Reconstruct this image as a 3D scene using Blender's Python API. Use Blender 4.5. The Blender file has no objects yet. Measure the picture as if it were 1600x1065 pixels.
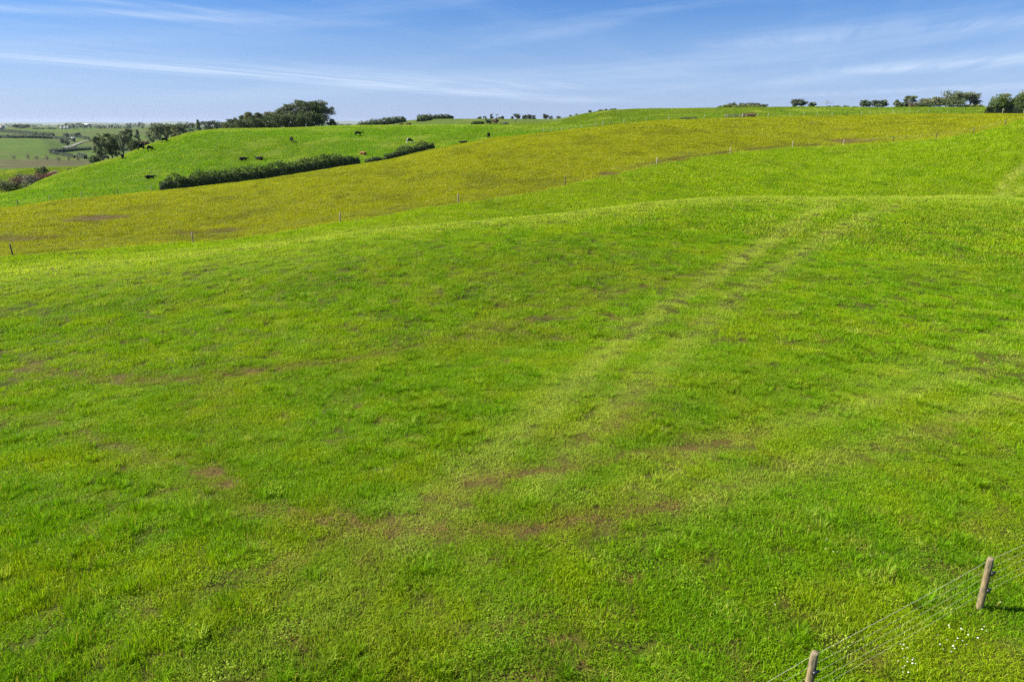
import bpy, bmesh, math, random
import numpy as np
from mathutils import Vector, Matrix

# ------------------------------------------------------------------ camera, light, exposure
F = 1081.0; CX, CY = 800.0, 532.5
PITCH = math.atan((532.5 - 193.0) / F)
CAMZ = 8.3
SUN_EL, SUN_AZ = math.radians(42), math.radians(-86)      # azimuth from +Y (view direction), + is right
scene = bpy.context.scene
cam_d = bpy.data.cameras.new("camera"); cam = bpy.data.objects.new("camera", cam_d)
scene.collection.objects.link(cam); scene.camera = cam
cam_d.sensor_width = 36.0; cam_d.lens = 36.0 * F / 1600.0
cam_d.clip_start = 0.2; cam_d.clip_end = 60000
cam.location = (0, 0, CAMZ); cam.rotation_euler = (math.pi / 2 - PITCH, 0, 0)
scene.view_settings.view_transform = 'Standard'; scene.view_settings.look = 'None'
scene.view_settings.gamma = 1.0; scene.view_settings.exposure = 1.2
scene.view_settings.use_curve_mapping = False
scene.render.engine = 'CYCLES'
scene.cycles.use_denoising = False
scene.cycles.max_bounces = 5; scene.cycles.diffuse_bounces = 3; scene.cycles.transmission_bounces = 3
scene.cycles.glossy_bounces = 2; scene.cycles.volume_bounces = 0
scene.cycles.sample_clamp_indirect = 4

sun_d = bpy.data.lights.new("sun", 'SUN'); sun_d.energy = 5.0; sun_d.angle = math.radians(0.8)
sun_d.color = (1.0, 0.95, 0.86)
sun = bpy.data.objects.new("sun", sun_d); scene.collection.objects.link(sun)
sdir = Vector((math.sin(SUN_AZ) * math.cos(SUN_EL), math.cos(SUN_AZ) * math.cos(SUN_EL), math.sin(SUN_EL)))
sun.rotation_euler = sdir.to_track_quat('Z', 'Y').to_euler(); sun.location = sdir * 200

class NT:
    def __init__(s, tree): s.t = tree
    def n(s, typ, **kw):
        nd = s.t.nodes.new(typ)
        for k, v in kw.items(): setattr(nd, k, v)
        return nd
    def l(s, a, b): s.t.links.new(a, b)
    def put(s, sock, v):
        if isinstance(v, bpy.types.NodeSocket): s.l(v, sock)
        elif v is not None: sock.default_value = v
    def m(s, op, a, b=None, c=None, clamp=False):
        nd = s.n('ShaderNodeMath', operation=op, use_clamp=clamp)
        s.put(nd.inputs[0], a); s.put(nd.inputs[1], b); s.put(nd.inputs[2], c)
        return nd.outputs[0]
    def mr(s, v, a, b, c=0.0, d=1.0, kind='SMOOTHSTEP'):
        nd = s.n('ShaderNodeMapRange', interpolation_type=kind)
        for i, x in enumerate((v, a, b, c, d)): s.put(nd.inputs[i], x)
        return nd.outputs[0]
    def mix(s, f, a, b, mode='MIX'):
        nd = s.n('ShaderNodeMix', data_type='RGBA', blend_type=mode, clamp_factor=True)
        s.put(nd.inputs[0], f); s.put(nd.inputs[6], a); s.put(nd.inputs[7], b)
        return nd.outputs[2]
    def comb(s, x, y, z):
        nd = s.n('ShaderNodeCombineXYZ')
        for i, v in enumerate((x, y, z)): s.put(nd.inputs[i], v)
        return nd.outputs[0]
    def noise(s, vec, scale, detail=3, rough=0.5, out=0, dist=0.0):
        nd = s.n('ShaderNodeTexNoise'); s.put(nd.inputs['Vector'], vec)
        nd.inputs['Scale'].default_value = scale; nd.inputs['Detail'].default_value = detail
        nd.inputs['Roughness'].default_value = rough; nd.inputs['Distortion'].default_value = dist
        return nd.outputs[out]

world = bpy.data.worlds.new("World"); scene.world = world; world.use_nodes = True
w = NT(world.node_tree); world.node_tree.nodes.clear()
sky = w.n('ShaderNodeTexSky', sky_type='NISHITA'); sky.sun_disc = False
sky.sun_elevation = SUN_EL; sky.sun_rotation = SUN_AZ
sky.altitude = 50; sky.air_density = 1.0; sky.dust_density = 0.25; sky.ozone_density = 2.2
tc = w.n('ShaderNodeTexCoord'); sx = w.n('ShaderNodeSeparateXYZ'); w.l(tc.outputs['Generated'], sx.inputs[0])
dx, dy, dz = sx.outputs
zc = w.m('MAXIMUM', dz, 0.012)
px_ = w.m('DIVIDE', dx, zc); py_ = w.m('DIVIDE', dy, zc)       # point on a cloud sheet above
D1 = (0.378, 0.926)
def along(x0, y0, d):
    ax = w.m('SUBTRACT', px_, x0); ay = w.m('SUBTRACT', py_, y0)
    a = w.m('ADD', w.m('MULTIPLY', ax, d[0]), w.m('MULTIPLY', ay, d[1]))
    b = w.m('SUBTRACT', w.m('MULTIPLY', ax, d[1]), w.m('MULTIPLY', ay, d[0]))
    return a, b
a0, b0 = along(-7.7, 11.2, D1)
fib = w.noise(w.comb(w.m('MULTIPLY', a0, 0.05), w.m('MULTIPLY', b0, 0.55), 0.0), 1.0, 7, 0.62, dist=0.3)
fine = w.noise(w.comb(w.m('MULTIPLY', a0, 0.22), w.m('MULTIPLY', b0, 2.6), 3.0), 1.0, 5, 0.6, dist=0.4)
fibm = w.mr(w.m('ADD', w.m('MULTIPLY', fib, 0.75), w.m('MULTIPLY', fine, 0.3)), 0.46, 0.76)
def streak(x0, y0, x1, y1, width, wiggle=0.5, grow=0.0):
    L = math.hypot(x1 - x0, y1 - y0); d = ((x1 - x0) / L, (y1 - y0) / L)
    a, b = along(x0, y0, d)
    b = w.m('ADD', b, w.m('MULTIPLY', w.m('SUBTRACT', fib, 0.5), wiggle * 6))
    ww = w.m('ADD', width, w.m('MULTIPLY', w.m('MAXIMUM', a, 0.0), grow))
    q = w.m('DIVIDE', b, ww)
    band = w.m('POWER', 2.718, w.m('MULTIPLY', w.m('MULTIPLY', q, q), -1.0))
    ends = w.m('MULTIPLY', w.mr(a, -0.25 * L, 0.1 * L), w.mr(a, 1.25 * L, 0.8 * L))
    return w.m('MULTIPLY', w.m('MULTIPLY', band, ends), w.mr(fine, 0.30, 0.66, 0.15, 1.0))
def sky_px(px, py):
    x, y = (px - CX) / F, -(py - CY) / F
    Z = y * math.cos(PITCH) - math.sin(PITCH); Y = y * math.sin(PITCH) + math.cos(PITCH)
    return x / Z, Y / Z
S = [(streak(*sky_px(-60, 82), *sky_px(930, 160), 0.38, 0.12, 0.075), 0.60),
     (streak(*sky_px(150, 92), *sky_px(860, 140), 1.4, 0.3, 0.09), 0.34),
     (streak(*sky_px(-80, 8), *sky_px(500, 36), 0.30, 0.10), 0.36),
     (streak(*sky_px(60, -10), *sky_px(420, 26), 0.20, 0.08), 0.30),
     (streak(*sky_px(1350, 112), *sky_px(1700, 84), 1.3, 0.2), 0.40),
     (streak(*sky_px(1250, 150), *sky_px(1700, 128), 1.6, 0.2), 0.30),
     (streak(*sky_px(1150, 70), *sky_px(1700, 20), 0.6, 0.2), 0.22)]
wisp = w.noise(w.comb(w.m('MULTIPLY', dx, 2.2), w.m('ADD', w.m('MULTIPLY', dz, 26.0), w.m('MULTIPLY', dx, -2.0)), 5.0), 1.0, 7, 0.58, dist=0.25)
wisp = w.m('MULTIPLY', w.mr(wisp, 0.42, 0.74), w.mr(dx, -0.35, 0.45, 0.45, 1.0))
tot = w.m('ADD', w.m('MULTIPLY', fibm, 0.09), w.m('MULTIPLY', wisp, 0.34))
for s_, k_ in S: tot = w.m('ADD', tot, w.m('MULTIPLY', s_, k_))
tot = w.m('MULTIPLY', tot, w.mr(dz, 0.008, 0.04))
veil = w.mr(dz, 0.0, 0.18, 0.55, 0.0)
tot = w.m('MINIMUM', tot, 0.85)
tint = w.mix(1.0, sky.outputs[0], w.mix(w.mr(dz, 0.0, 0.20, kind='LINEAR'), (0.62, 0.72, 1.0, 1), (0.24, 0.60, 1.14, 1)), 'MULTIPLY')
tint = w.mix(veil, tint, (3.9, 5.3, 8.9, 1))
skyc = w.mix(tot, tint, (6.2, 7.4, 9.2, 1))
bg = w.n('ShaderNodeBackground'); w.l(skyc, bg.inputs[0]); bg.inputs[1].default_value = 0.05
wo = w.n('ShaderNodeOutputWorld'); w.l(bg.outputs[0], wo.inputs[0])

# ------------------------------------------------------------------ helpers
rng = np.random.default_rng(7); random.seed(7)
COL = scene.collection
def tag(o, label=None, cat=None, group=None, kind=None):
    if label: o["label"] = label
    if cat: o["category"] = cat
    if group: o["group"] = group
    if kind: o["kind"] = kind
    return o
def empty(name, loc, rz=0.0, **kw):
    o = bpy.data.objects.new(name, None); COL.objects.link(o); o.location = loc; o.rotation_euler = (0, 0, rz)
    o.empty_display_size = 0.3
    return tag(o, **kw)
def mesh_np(name, V, quads=None, tris=None, smooth=False, cols=None):
    me = bpy.data.meshes.new(name)
    V = np.asarray(V, dtype=np.float32)
    nq = 0 if quads is None else len(quads); nt = 0 if tris is None else len(tris)
    me.vertices.add(len(V)); me.vertices.foreach_set('co', V.ravel())
    loops = []
    if nq: loops.append(np.asarray(quads, dtype=np.int32).ravel())
    if nt: loops.append(np.asarray(tris, dtype=np.int32).ravel())
    lp = np.concatenate(loops); me.loops.add(len(lp)); me.loops.foreach_set('vertex_index', lp)
    me.polygons.add(nq + nt)
    st = np.concatenate([np.arange(nq) * 4, nq * 4 + np.arange(nt) * 3]).astype(np.int32)
    me.polygons.foreach_set('loop_start', st)
    if smooth: me.polygons.foreach_set('use_smooth', np.ones(nq + nt, dtype=bool))
    me.update(calc_edges=True)
    if cols is not None:
        for nm, c in cols.items():
            if c.ndim == 2:
                at = me.color_attributes.new(nm, 'FLOAT_COLOR', 'POINT')
                cc = np.ones((len(V), 4), dtype=np.float32); cc[:, :3] = c
                at.data.foreach_set('color', cc.ravel())
            else:
                at = me.attributes.new(nm, 'FLOAT', 'POINT'); at.data.foreach_set('value', c.astype(np.float32))
    return me
def link(name, me, mat=None, parent=None):
    o = bpy.data.objects.new(name, me); COL.objects.link(o)
    if mat is not None and not me.materials: me.materials.append(mat)
    if parent is not None: o.parent = parent
    return o
def mat(name, base=(0.5, 0.5, 0.5), rough=0.8, build=None, spec=0.5, metal=0.0):
    m = bpy.data.materials.new(name); m.use_nodes = True
    t = NT(m.node_tree); p = m.node_tree.nodes['Principled BSDF']
    p.inputs['Base Color'].default_value = (*base, 1); p.inputs['Roughness'].default_value = rough
    p.inputs['Metallic'].default_value = metal; p.inputs['Specular IOR Level'].default_value = spec
    if build: build(t, p)
    return m

_perm = np.random.default_rng(11).random((64, 256, 256)).astype(np.float32)
def vnoise(x, y, seed=0):
    tb = _perm[seed % 64]
    xi = np.floor(x).astype(np.int64); yi = np.floor(y).astype(np.int64)
    fx = x - xi; fy = y - yi; fx = fx * fx * (3 - 2 * fx); fy = fy * fy * (3 - 2 * fy)
    x0, x1, y0, y1 = xi & 255, (xi + 1) & 255, yi & 255, (yi + 1) & 255
    return (tb[x0, y0] * (1 - fx) + tb[x1, y0] * fx) * (1 - fy) + (tb[x0, y1] * (1 - fx) + tb[x1, y1] * fx) * fy
def fbm(x, y, scale, seed=0, octs=4, rough=0.5):
    s = 0; a = 1; tot = 0; c, n = math.cos(0.6), math.sin(0.6)
    x = x / scale; y = y / scale
    for i in range(octs):
        s = s + a * vnoise(x + 17.3 * i, y - 9.1 * i, seed + i); tot += a; a *= rough
        x, y = (x * c - y * n) * 2.03, (x * n + y * c) * 2.03
    return s / tot
def sstep(v, a, b):
    t = np.clip((v - a) / (b - a), 0, 1); return t * t * (3 - 2 * t)

# ------------------------------------------------------------------ terrain profile (rings of crests and hollows round the viewpoint)
def ray(px, py):
    x = (np.asarray(px, float) - CX) / F; y = -(np.asarray(py, float) - CY) / F
    Y = math.cos(PITCH) + y * math.sin(PITCH); Z = -math.sin(PITCH) + y * math.cos(PITCH)
    return np.arctan2(x, Y), Z / np.hypot(x, Y)
def pchip_slopes(x, y):
    h = np.diff(x, axis=0); d = np.diff(y, axis=0) / h
    m = np.zeros_like(y)
    w1 = 2 * h[1:] + h[:-1]; w2 = h[1:] + 2 * h[:-1]
    same = d[:-1] * d[1:] > 0
    with np.errstate(divide='ignore', invalid='ignore'):
        hm = (w1 + w2) / (w1 / d[:-1] + w2 / d[1:])
    m[1:-1] = np.where(same, hm, 0); m[0] = d[0]; m[-1] = d[-1]
    return m
def pchip1(x, y, q):
    x = np.asarray(x, float); y = np.asarray(y, float); m = pchip_slopes(x, y)
    i = np.clip(np.searchsorted(x, q) - 1, 0, len(x) - 2)
    h = x[i + 1] - x[i]; s = np.clip((q - x[i]) / h, 0, 1)
    return ((2*s**3-3*s**2+1)*y[i] + (s**3-2*s**2+s)*h*m[i] + (-2*s**3+3*s**2)*y[i+1] + (s**3-s**2)*h*m[i+1])
AZG = np.linspace(-math.pi, math.pi, 7201)
def ring(keys):
    k = sorted(keys); az = []; lr = []; tt = []
    for px, py, yd in k:
        a, t = ray(px, py); az.append(float(a)); tt.append(float(t)); lr.append(math.log(yd / math.cos(float(a))))
    az = [-3.2, -1.0] + az + [1.0, 3.2]; lr = [lr[0]] * 2 + lr + [lr[-1]] * 2; tt = [tt[0]] * 2 + tt + [tt[-1]] * 2
    return pchip1(az, lr, AZG), pchip1(az, tt, AZG)
def ival(tab, x): return float(np.interp(x, [a for a, _ in tab], [b for _, b in tab]))
K_B = [(0,430,50),(200,410,53),(400,386,57),(600,359,60),(750,345,63),(900,331,66),(1000,319,69),(1100,311.5,72),(1250,309,75),(1400,309,77),(1600,312,78)]
K_C = [(x, y + ival([(0,2.0),(600,2.5),(800,7),(1100,17),(1600,20)], x), d * 1.15) for x, y, d in K_B]
K_D = [(0,403,72),(150,391,76),(300,380,81),(530,349,86),(716,319,91),(840,299.5,96),(885,290,99),(950,274.5,105),(1030,257,113),(1087,247,121),(1141,239.5,130),(1180,236,134),(1238,231.5,139),(1320,227,140),(1395,222,136),(1462,217.5,132),(1521,208,129),(1568,197,127),(1600,188,126)]
K_E = [(0,326,110),(107,313,118),(178,307,124),(245,300,130),(300,294,133),(400,283,138),(540,260,147),(605,250,152),(677,233.5,159),(725,225,163),(764,217.5,166),(840,209,173),(930,197.5,183),(1042,188.5,197),(1200,183.7,218),(1395,179,232),(1542,178.5,236),(1600,178.5,236)]
K_F = [(x, y + ival([(0,3),(245,6),(700,6),(840,3),(1000,1.2),(1600,1.0)], x), d + ival([(0,10),(840,12),(1000,9),(1600,7)], x)) for x, y, d in K_E]
K_G = [(0,301.5,188),(36,295,192),(62,283,197),(80,276,200),(100,269,204),(133,260,210),(160,252.5,214),(189,245,218),(214,234,223),(250,221,230),(280,213,235),(290,209.5,236),(320,204.3,240),(360,201.7,243),(400,201.4,245),(470,199.6,248),(540,196.6,250),(594,196.2,250),(677,195.7,252),(754,195.7,254),(860,197.3,252),(930,192.5,252),(1042,180.5,252),(1200,175.8,256),(1395,173.5,262),(1542,172.5,264),(1600,172.5,264)]
K_G2 = [(x, y + ival([(0,5),(300,6),(700,4),(860,1.0),(930,-3),(1042,-5),(1200,-3.5),(1600,-3)], x), d * ival([(0,1.13),(700,1.18),(1000,1.1),(1200,1.07),(1600,1.05)], x)) for x, y, d in K_G]
K_H = [(0,266,262),(60,263,268),(131,260.5,276),(200,257,285),(260,248,300),(320,236,330),(400,225,350),(480,212,380),(540,201,420),(600,193,450),(654,186.8,450),(707,185.6,450),(780,185.8,440),(860,186,400),(919,176.3,350),(952,172.5,332),(998,170,318),(1110,168.7,310),(1200,168,303),(1395,167.8,300),(1542,166.8,295),(1600,166,292)]
K_I = [(x, y + 3.5, d * 1.13) for x, y, d in K_H]
K_K = [(0,250,400),(60,250.5,400),(131,252,405),(300,238,430),(540,212,520),(654,203,580),(900,198,600),(1600,196,600)]
K_L = [(0,216.3,750),(60,217.3,750),(100,224,750),(150,231,750),(220,232,750),(400,210,760),(540,204,800),(654,201,800),(900,197.4,820),(1600,195.6,820)]
K_M = [(0,217.6,860),(60,218,860),(100,221,870),(220,224,870),(400,207,880),(540,202.5,900),(654,200,900),(900,197.1,920),(1600,195.4,920)]
K_N = [(0,201.6,1500),(220,201.6,1500),(400,200.5,1500),(540,198.8,1500),(800,196.6,1500),(1600,195.1,1500)]
K_O = [(0,197.3,4000),(540,196.3,4000),(800,195.8,4000),(1600,194.8,4000)]
K_P = [(0,194.4,14000),(800,194.3,14000),(1600,194.2,14000)]
rings = {n: ring(k) for n, k in dict(B=K_B, C=K_C, D=K_D, E=K_E, F=K_F, G=K_G, G2=K_G2, H=K_H, I=K_I, K=K_K, L=K_L, M=K_M, N=K_N, O=K_O, P=K_P).items()}
LR = [np.full_like(AZG, math.log(r)) for r in (0.8, 4.0, 12.0)]
TT = [np.full_like(AZG, -CAMZ / r) for r in (0.8, 4.0, 12.0)]
rB = np.exp(rings['B'][0]); zB = rings['B'][1] * rB
for f in (0.30, 0.55, 0.80):
    r = 12 + (rB - 12) * f; z = -CAMZ + (zB + CAMZ) * (0.25 * f + 0.75 * f * f) + {0.30: -1.1, 0.55: -0.8, 0.80: 0.15}[f]
    LR.append(np.log(r)); TT.append(z / r)
for n in ('B', 'C', 'D', 'E', 'F', 'G', 'G2', 'H', 'I', 'K', 'L', 'M', 'N', 'O', 'P'):
    LR.append(rings[n][0]); TT.append(rings[n][1])
RR = np.exp(np.array(LR)); UU = 1 / RR; TT = np.array(TT)
assert (np.diff(RR, axis=0) > 0).all(), "ring order"
def rad(name, az): return np.exp(np.interp(az, AZG, rings[name][0]))
def height(x, y, relief=True):
    x = np.atleast_1d(np.asarray(x, float)); y = np.atleast_1d(np.asarray(y, float))
    out = np.empty(len(x))
    for s in range(0, len(x), 60000):
        xs, ys = x[s:s+60000], y[s:s+60000]
        r = np.maximum(np.hypot(xs, ys), 0.8); az = np.arctan2(xs, ys)
        f = (az + math.pi) / (2 * math.pi) * (len(AZG) - 1); i = np.clip(f.astype(int), 0, len(AZG) - 2); f = f - i
        U = UU[:, i] * (1 - f) + UU[:, i + 1] * f; T = TT[:, i] * (1 - f) + TT[:, i + 1] * f
        U = U[::-1]; T = T[::-1]
        m = pchip_slopes(U, T); u = 1 / r
        k = np.clip((U < u).sum(0) - 1, 0, len(U) - 2); j = np.arange(len(r))
        h = U[k+1, j] - U[k, j]; q = np.clip((u - U[k, j]) / h, 0, 1)
        t = ((2*q**3-3*q**2+1)*T[k, j] + (q**3-2*q**2+q)*h*m[k, j] + (-2*q**3+3*q**2)*T[k+1, j] + (q**3-q**2)*h*m[k+1, j])
        z = CAMZ + t * r
        if relief:
            near = sstep(r, 10, 19) * (1 - sstep(r, 120, 260))
            z = z + near * (0.16 * (fbm(xs, ys, 3.2, 1, 3) - 0.5) + 0.5 * (fbm(xs, ys, 17, 5, 2) - 0.5) * sstep(r, 9, 30) + 0.20 * (fbm(xs, ys, 1.0, 9, 2) - 0.5) * sstep(r, 12, 35))
            z = z + sstep(r, 140, 200) * (1 - sstep(r, 300, 400)) * 0.7 * (fbm(xs, ys, 25, 12, 3) - 0.5)
        out[s:s+60000] = z
    return out
def H(x, y): return float(height([x], [y])[0])
def on_ground(px, py, rmin, rmax=None):
    """first ground point from rmin outwards seen along a direction"""
    a, t = ray(px, py); a = float(a); t = float(t)
    r = np.exp(np.linspace(math.log(rmin), math.log(rmax or rmin * 4), 1500))
    z = height(r * math.sin(a), r * math.cos(a)); tz = (z - CAMZ) / r
    k = np.argmax(tz >= t) if (tz >= t).any() else int(np.argmax(tz))
    return r[k] * math.sin(a), r[k] * math.cos(a), z[k]
def at(px, yd):
    """ground point in column px at forward distance yd"""
    a = float(ray(px, 200)[0]); x, y = yd * math.tan(a), yd
    return x, y, H(x, y)
def topz(px, py, x, y): return CAMZ + float(ray(px, py)[1]) * math.hypot(x, y)
def world_line(pts, rmin=5.0):
    return np.array([on_ground(px, py, rmin, 400)[:2] for px, py in pts])
def dist_line(x, y, P):
    best = np.full(x.shape, 1e9); s = np.zeros_like(best)
    for (x0, y0), (x1, y1) in zip(P[:-1], P[1:]):
        dx_, dy_ = x1 - x0, y1 - y0; L2 = dx_ * dx_ + dy_ * dy_ + 1e-9
        t = np.clip(((x - x0) * dx_ + (y - y0) * dy_) / L2, 0, 1)
        best = np.minimum(best, np.hypot(x - x0 - t * dx_, y - y0 - t * dy_))
    return best

# ------------------------------------------------------------------ what grows where (bare soil, worn strips, colours, painted crest sheen)
BROWN = [([(320,735),(400,790),(500,812),(610,829),(700,828),(820,827),(930,810),(1050,788)], 0.30, 1.0),
         ([(1050,788),(1150,760),(1250,735),(1400,700),(1540,640)], 0.28, 0.45),
         ([(430,895),(520,845),(610,829)], 0.25, 0.6), ([(560,872),(640,830),(740,745)], 0.25, 0.5),
         ([(40,575),(130,592),(230,596),(330,588),(420,578),(520,566),(620,550)], 0.45, 0.85),
         ([(620,550),(760,520),(900,478),(1000,450),(1100,425)], 0.35, 0.45),
         ([(700,778),(740,748),(850,738),(950,722),(1060,705),(1180,680)], 0.30, 0.85),
         ([(330,600),(330,650),(350,700)], 0.9, 0.35), ([(60,650),(160,690),(240,720),(330,735)], 0.35, 0.45),
         ([(860,690),(950,680),(1010,612)], 0.5, 0.45), ([(820,960),(850,1010),(840,1060)], 0.25, 0.4)]
PALE = [([(640,830),(700,770),(780,700),(850,640),(920,580),(1000,510),(1080,455),(1160,405),(1240,355),(1300,318)], 0.75, 1.0),
        ([(840,760),(900,690),(960,640),(1010,590),(1080,530),(1150,460),(1230,410),(1320,355),(1400,322)], 0.75, 0.8),
        ([(990,760),(1100,705),(1200,670),(1300,650),(1420,610),(1600,560)], 0.6, 0.7),
        ([(1060,800),(1180,745),(1300,715),(1420,680),(1600,610)], 0.6, 0.6),
        ([(1350,600),(1480,560),(1600,520)], 0.7, 0.45), ([(350,480),(430,440),(520,400)], 0.5, 0.35),
        ([(300,1065),(500,960),(640,830)], 0.6, 0.4)]
FARP = [([(1535,308),(1570,285),(1600,262)], 0.8, 1.0), ([(1575,308),(1600,292)], 0.8, 0.8)]
BROWN = [(world_line(p), wd, k) for p, wd, k in BROWN]; PALE = [(world_line(p), wd, k) for p, wd, k in PALE]
FARP = [(world_line(p, 95), wd, k) for p, wd, k in FARP]
SPOTS = [(160,340,85,3.2,2.0,0.35,1.0),(130,345,85,2.6,1.6,0.2,0.6),(1320,219,140,3.4,2.6,-0.3,1.0),(1340,221,140,4.0,2.0,-0.3,0.9),(950,272.5,98,1.5,1.8,0.3,0.95),(30,374,75,4.2,1.8,0.1,0.6),
         (115,396,70,1.8,0.9,0.1,0.7),(290,364,82,2.2,1.4,0.1,0.6),(350,360,82,2.4,1.4,0.1,0.6),(60,372,75,1.6,0.6,0.1,0.5),
         (1060,250,105,2.6,1.0,0.4,0.6),(870,1000,5,0.28,0.22,0,0.9),(855,968,5,0.3,0.15,0.2,0.9),(440,890,5,0.35,0.2,0.5,0.6),(980,905,5,0.35,0.2,0.2,0.7),
         (1175,571,9,0.55,0.25,0,0.9),(740,575,9,0.5,0.25,0,0.6),(1275,968,5,0.4,0.2,0.2,0.55),(735,750,5,0.5,0.28,0.1,0.9),(620,828,5,0.6,0.25,0.1,0.9),(830,1052,5,0.3,0.2,0,0.7)]
SP = []
for px, py, rm, ra, rb_, an, k in SPOTS:
    x, y, z = on_ground(px, py, rm); SP.append((x, y, ra, rb_, an, k))
def srgb(r, g, b):
    f = lambda v: (v / 255 / 12.92) if v <= 10.31 else ((v / 255 + 0.055) / 1.055) ** 2.4
    return np.array([f(r), f(g), f(b)])
C_NEAR = np.array([0.245, 0.415, 0.002]); C_MID = np.array([0.300, 0.450, 0.001]); C_YEL = np.array([0.335, 0.360, 0.004])
C_CAT = np.array([0.178, 0.345, 0.006]); C_UP = np.array([0.190, 0.295, 0.015]); C_STRAW_SHEEN = np.array([0.50, 0.56, 0.085]); C_THATCH = np.array([0.075, 0.070, 0.008])  # straw tone also serves as the sheen painted on the near crest
C_SOIL = np.array([0.125, 0.068, 0.034]); C_FARG = np.array([0.080, 0.150, 0.004])
def lerp(a, b, f): return a + (b - a) * f[:, None]
def cover(x, y):
    """colour, soil amount, pale amount, lushness, zone at world points"""
    r = np.hypot(x, y); az = np.arctan2(x, y)
    rD = rad('D', az); rE = rad('E', az); rG = rad('G', az); rH = rad('H', az); rI = rad('I', az); rK = rad('K', az); rL = rad('L', az)
    rB_ = rad('B', az)
    wob = (fbm(x, y, 6, 20, 2) - 0.5) * 1.2
    n1 = fbm(x, y, 0.55, 22, 3); n2 = fbm(x, y, 2.6, 25, 3); n3 = fbm(x, y, 11, 28, 3); n4 = fbm(x, y, 40, 31, 2)
    c = np.tile(C_NEAR, (len(x), 1))
    c = lerp(c, np.array([0.185, 0.345, 0.002]), (1 - sstep(r, 10, 34)) * 0.8)
    hue = fbm(x, y, 1.5, 70, 4, 0.65)
    c = lerp(c, np.array([0.36, 0.44, 0.004]), sstep(hue, 0.46, 0.70) * 0.50)
    c = lerp(c, np.array([0.13, 0.33, 0.004]), sstep(hue, 0.50, 0.32) * 0.35)
    c = lerp(c, C_MID, sstep(r, rB_ * 0.72, rB_ * 1.05))
    zone = np.zeros(len(x), int)
    yel = (r > rD + (fbm(x, y, 1.6, 90, 3) - 0.5) * 3.0 * sstep(r, 90, 110)) & (r <= rE + 1.5 + wob); cat = (r > rE + 1.5 + wob) & (r <= rI)
    up = cat & (az > float(ray(830, 200)[0])) & (r > rE)
    c[yel] = C_YEL; zone[yel] = 1
    c[cat] = C_CAT; zone[cat] = 2
    fu = sstep(az, float(ray(780, 200)[0]), float(ray(950, 200)[0]))
    fh = np.maximum(fu * 0.9, sstep(r, rG * 1.02, rG * 1.3))
    c = np.where(cat[:, None], lerp(c, C_UP, fh), c)
    far = r > rI; zone[far] = 3
    patch = fbm(x, y, 170, 40, 2)
    cf = lerp(np.tile(C_FARG, (len(x), 1)), np.array([0.10, 0.11, 0.02]), sstep(patch, 0.48, 0.6) * 0.6)
    brownslope = (1 - sstep(r, rK * 1.02, rK * 1.12))
    cf = lerp(cf, np.array([0.105, 0.085, 0.03]), brownslope * sstep(fbm(x, y, 30, 42, 3), 0.25, 0.6) * 0.9)
    cf = lerp(cf, np.array([0.20, 0.19, 0.15]), sstep(r, 2000, 3500) * sstep(fbm(x, y, 420, 44, 3), 0.42, 0.55) * 0.8)
    c = np.where(far[:, None], cf, c)
    # broad variation
    dry = sstep(n3, 0.52, 0.72) * 0.35 + sstep(n4, 0.5, 0.7) * 0.2
    c = lerp(c, np.array([0.24, 0.25, 0.03]), dry * (zone != 1) * 0.55)
    lush = sstep(n2, 0.5, 0.75)
    c = lerp(c, np.array([0.095, 0.245, 0.004]), lush * 0.35 * (zone == 0))
    c = np.where((zone == 1)[:, None], lerp(c, np.array([0.215, 0.235, 0.010]), sstep(fbm(x, y, 5, 46, 4, 0.65), 0.46, 0.68) * 0.65), c)
    soil = np.zeros(len(x)); pale = np.zeros(len(x))
    near = r < rD
    for P, wd, k in BROWN:
        d = dist_line(x, y, P); wd = wd * 1.35; g = 0.85 * np.exp(-(d / wd) ** 2) + 0.28 * np.exp(-(d / (wd * 3)) ** 2)
        soil = np.maximum(soil, g * k * sstep(0.65 * n1 + 0.35 * n2, 0.16, 0.54) * near * 1.0)
    for P, wd, k in PALE:
        d = dist_line(x, y, P); g = np.exp(-(d / wd) ** 2)
        pale = np.maximum(pale, g * k * near * (0.70 + 0.7 * n1))
    for P, wd, k in FARP:
        pale = np.maximum(pale, np.exp(-(dist_line(x, y, P) / wd) ** 2) * k * near)
    # random scuffed spots in the near paddock
    soil = np.maximum(soil, sstep(fbm(x, y, 0.9, 50, 4, 0.65), 0.60, 0.76) * near * sstep(60 - r, 0, 25) * 0.6)
    for sx_, sy_, ra, rb_, an, k in SP:
        ca, sa = math.cos(an), math.sin(an); u = (x - sx_) * ca + (y - sy_) * sa; v = -(x - sx_) * sa + (y - sy_) * ca
        soil = np.maximum(soil, k * sstep(1.35 - np.hypot(u / ra, v / rb_) + (n1 - 0.5) * 0.9, 0.0, 0.7))
    # the worn strip on the far side of the fence
    strip = np.exp(-((r - rD - 2.3) / 1.7) ** 2) * sstep(az, float(ray(940, 200)[0]), float(ray(1080, 200)[0])) * (1 - sstep(az, float(ray(1290, 200)[0]), float(ray(1360, 200)[0])))
    soil = np.maximum(soil, strip * 0.95 * sstep(n3 * 0.4 + n2 * 0.3 + n1 * 0.3, 0.28, 0.52))
    # unmown edge along the fence
    edge = np.exp(-((r - rD) / 0.45) ** 2); pale = np.maximum(pale, edge * 0.7)
    gcr = np.exp(-((r - rG * 0.985) / (rG * 0.05)) ** 2) * (az < float(ray(900, 200)[0])); pale = np.maximum(pale, gcr * (0.25 + 0.6 * n2))
    pale = np.maximum(pale, 0.5 * sstep(fbm(x, y, 9, 80, 4, 0.6), 0.52, 0.72) * (zone == 2))
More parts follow.
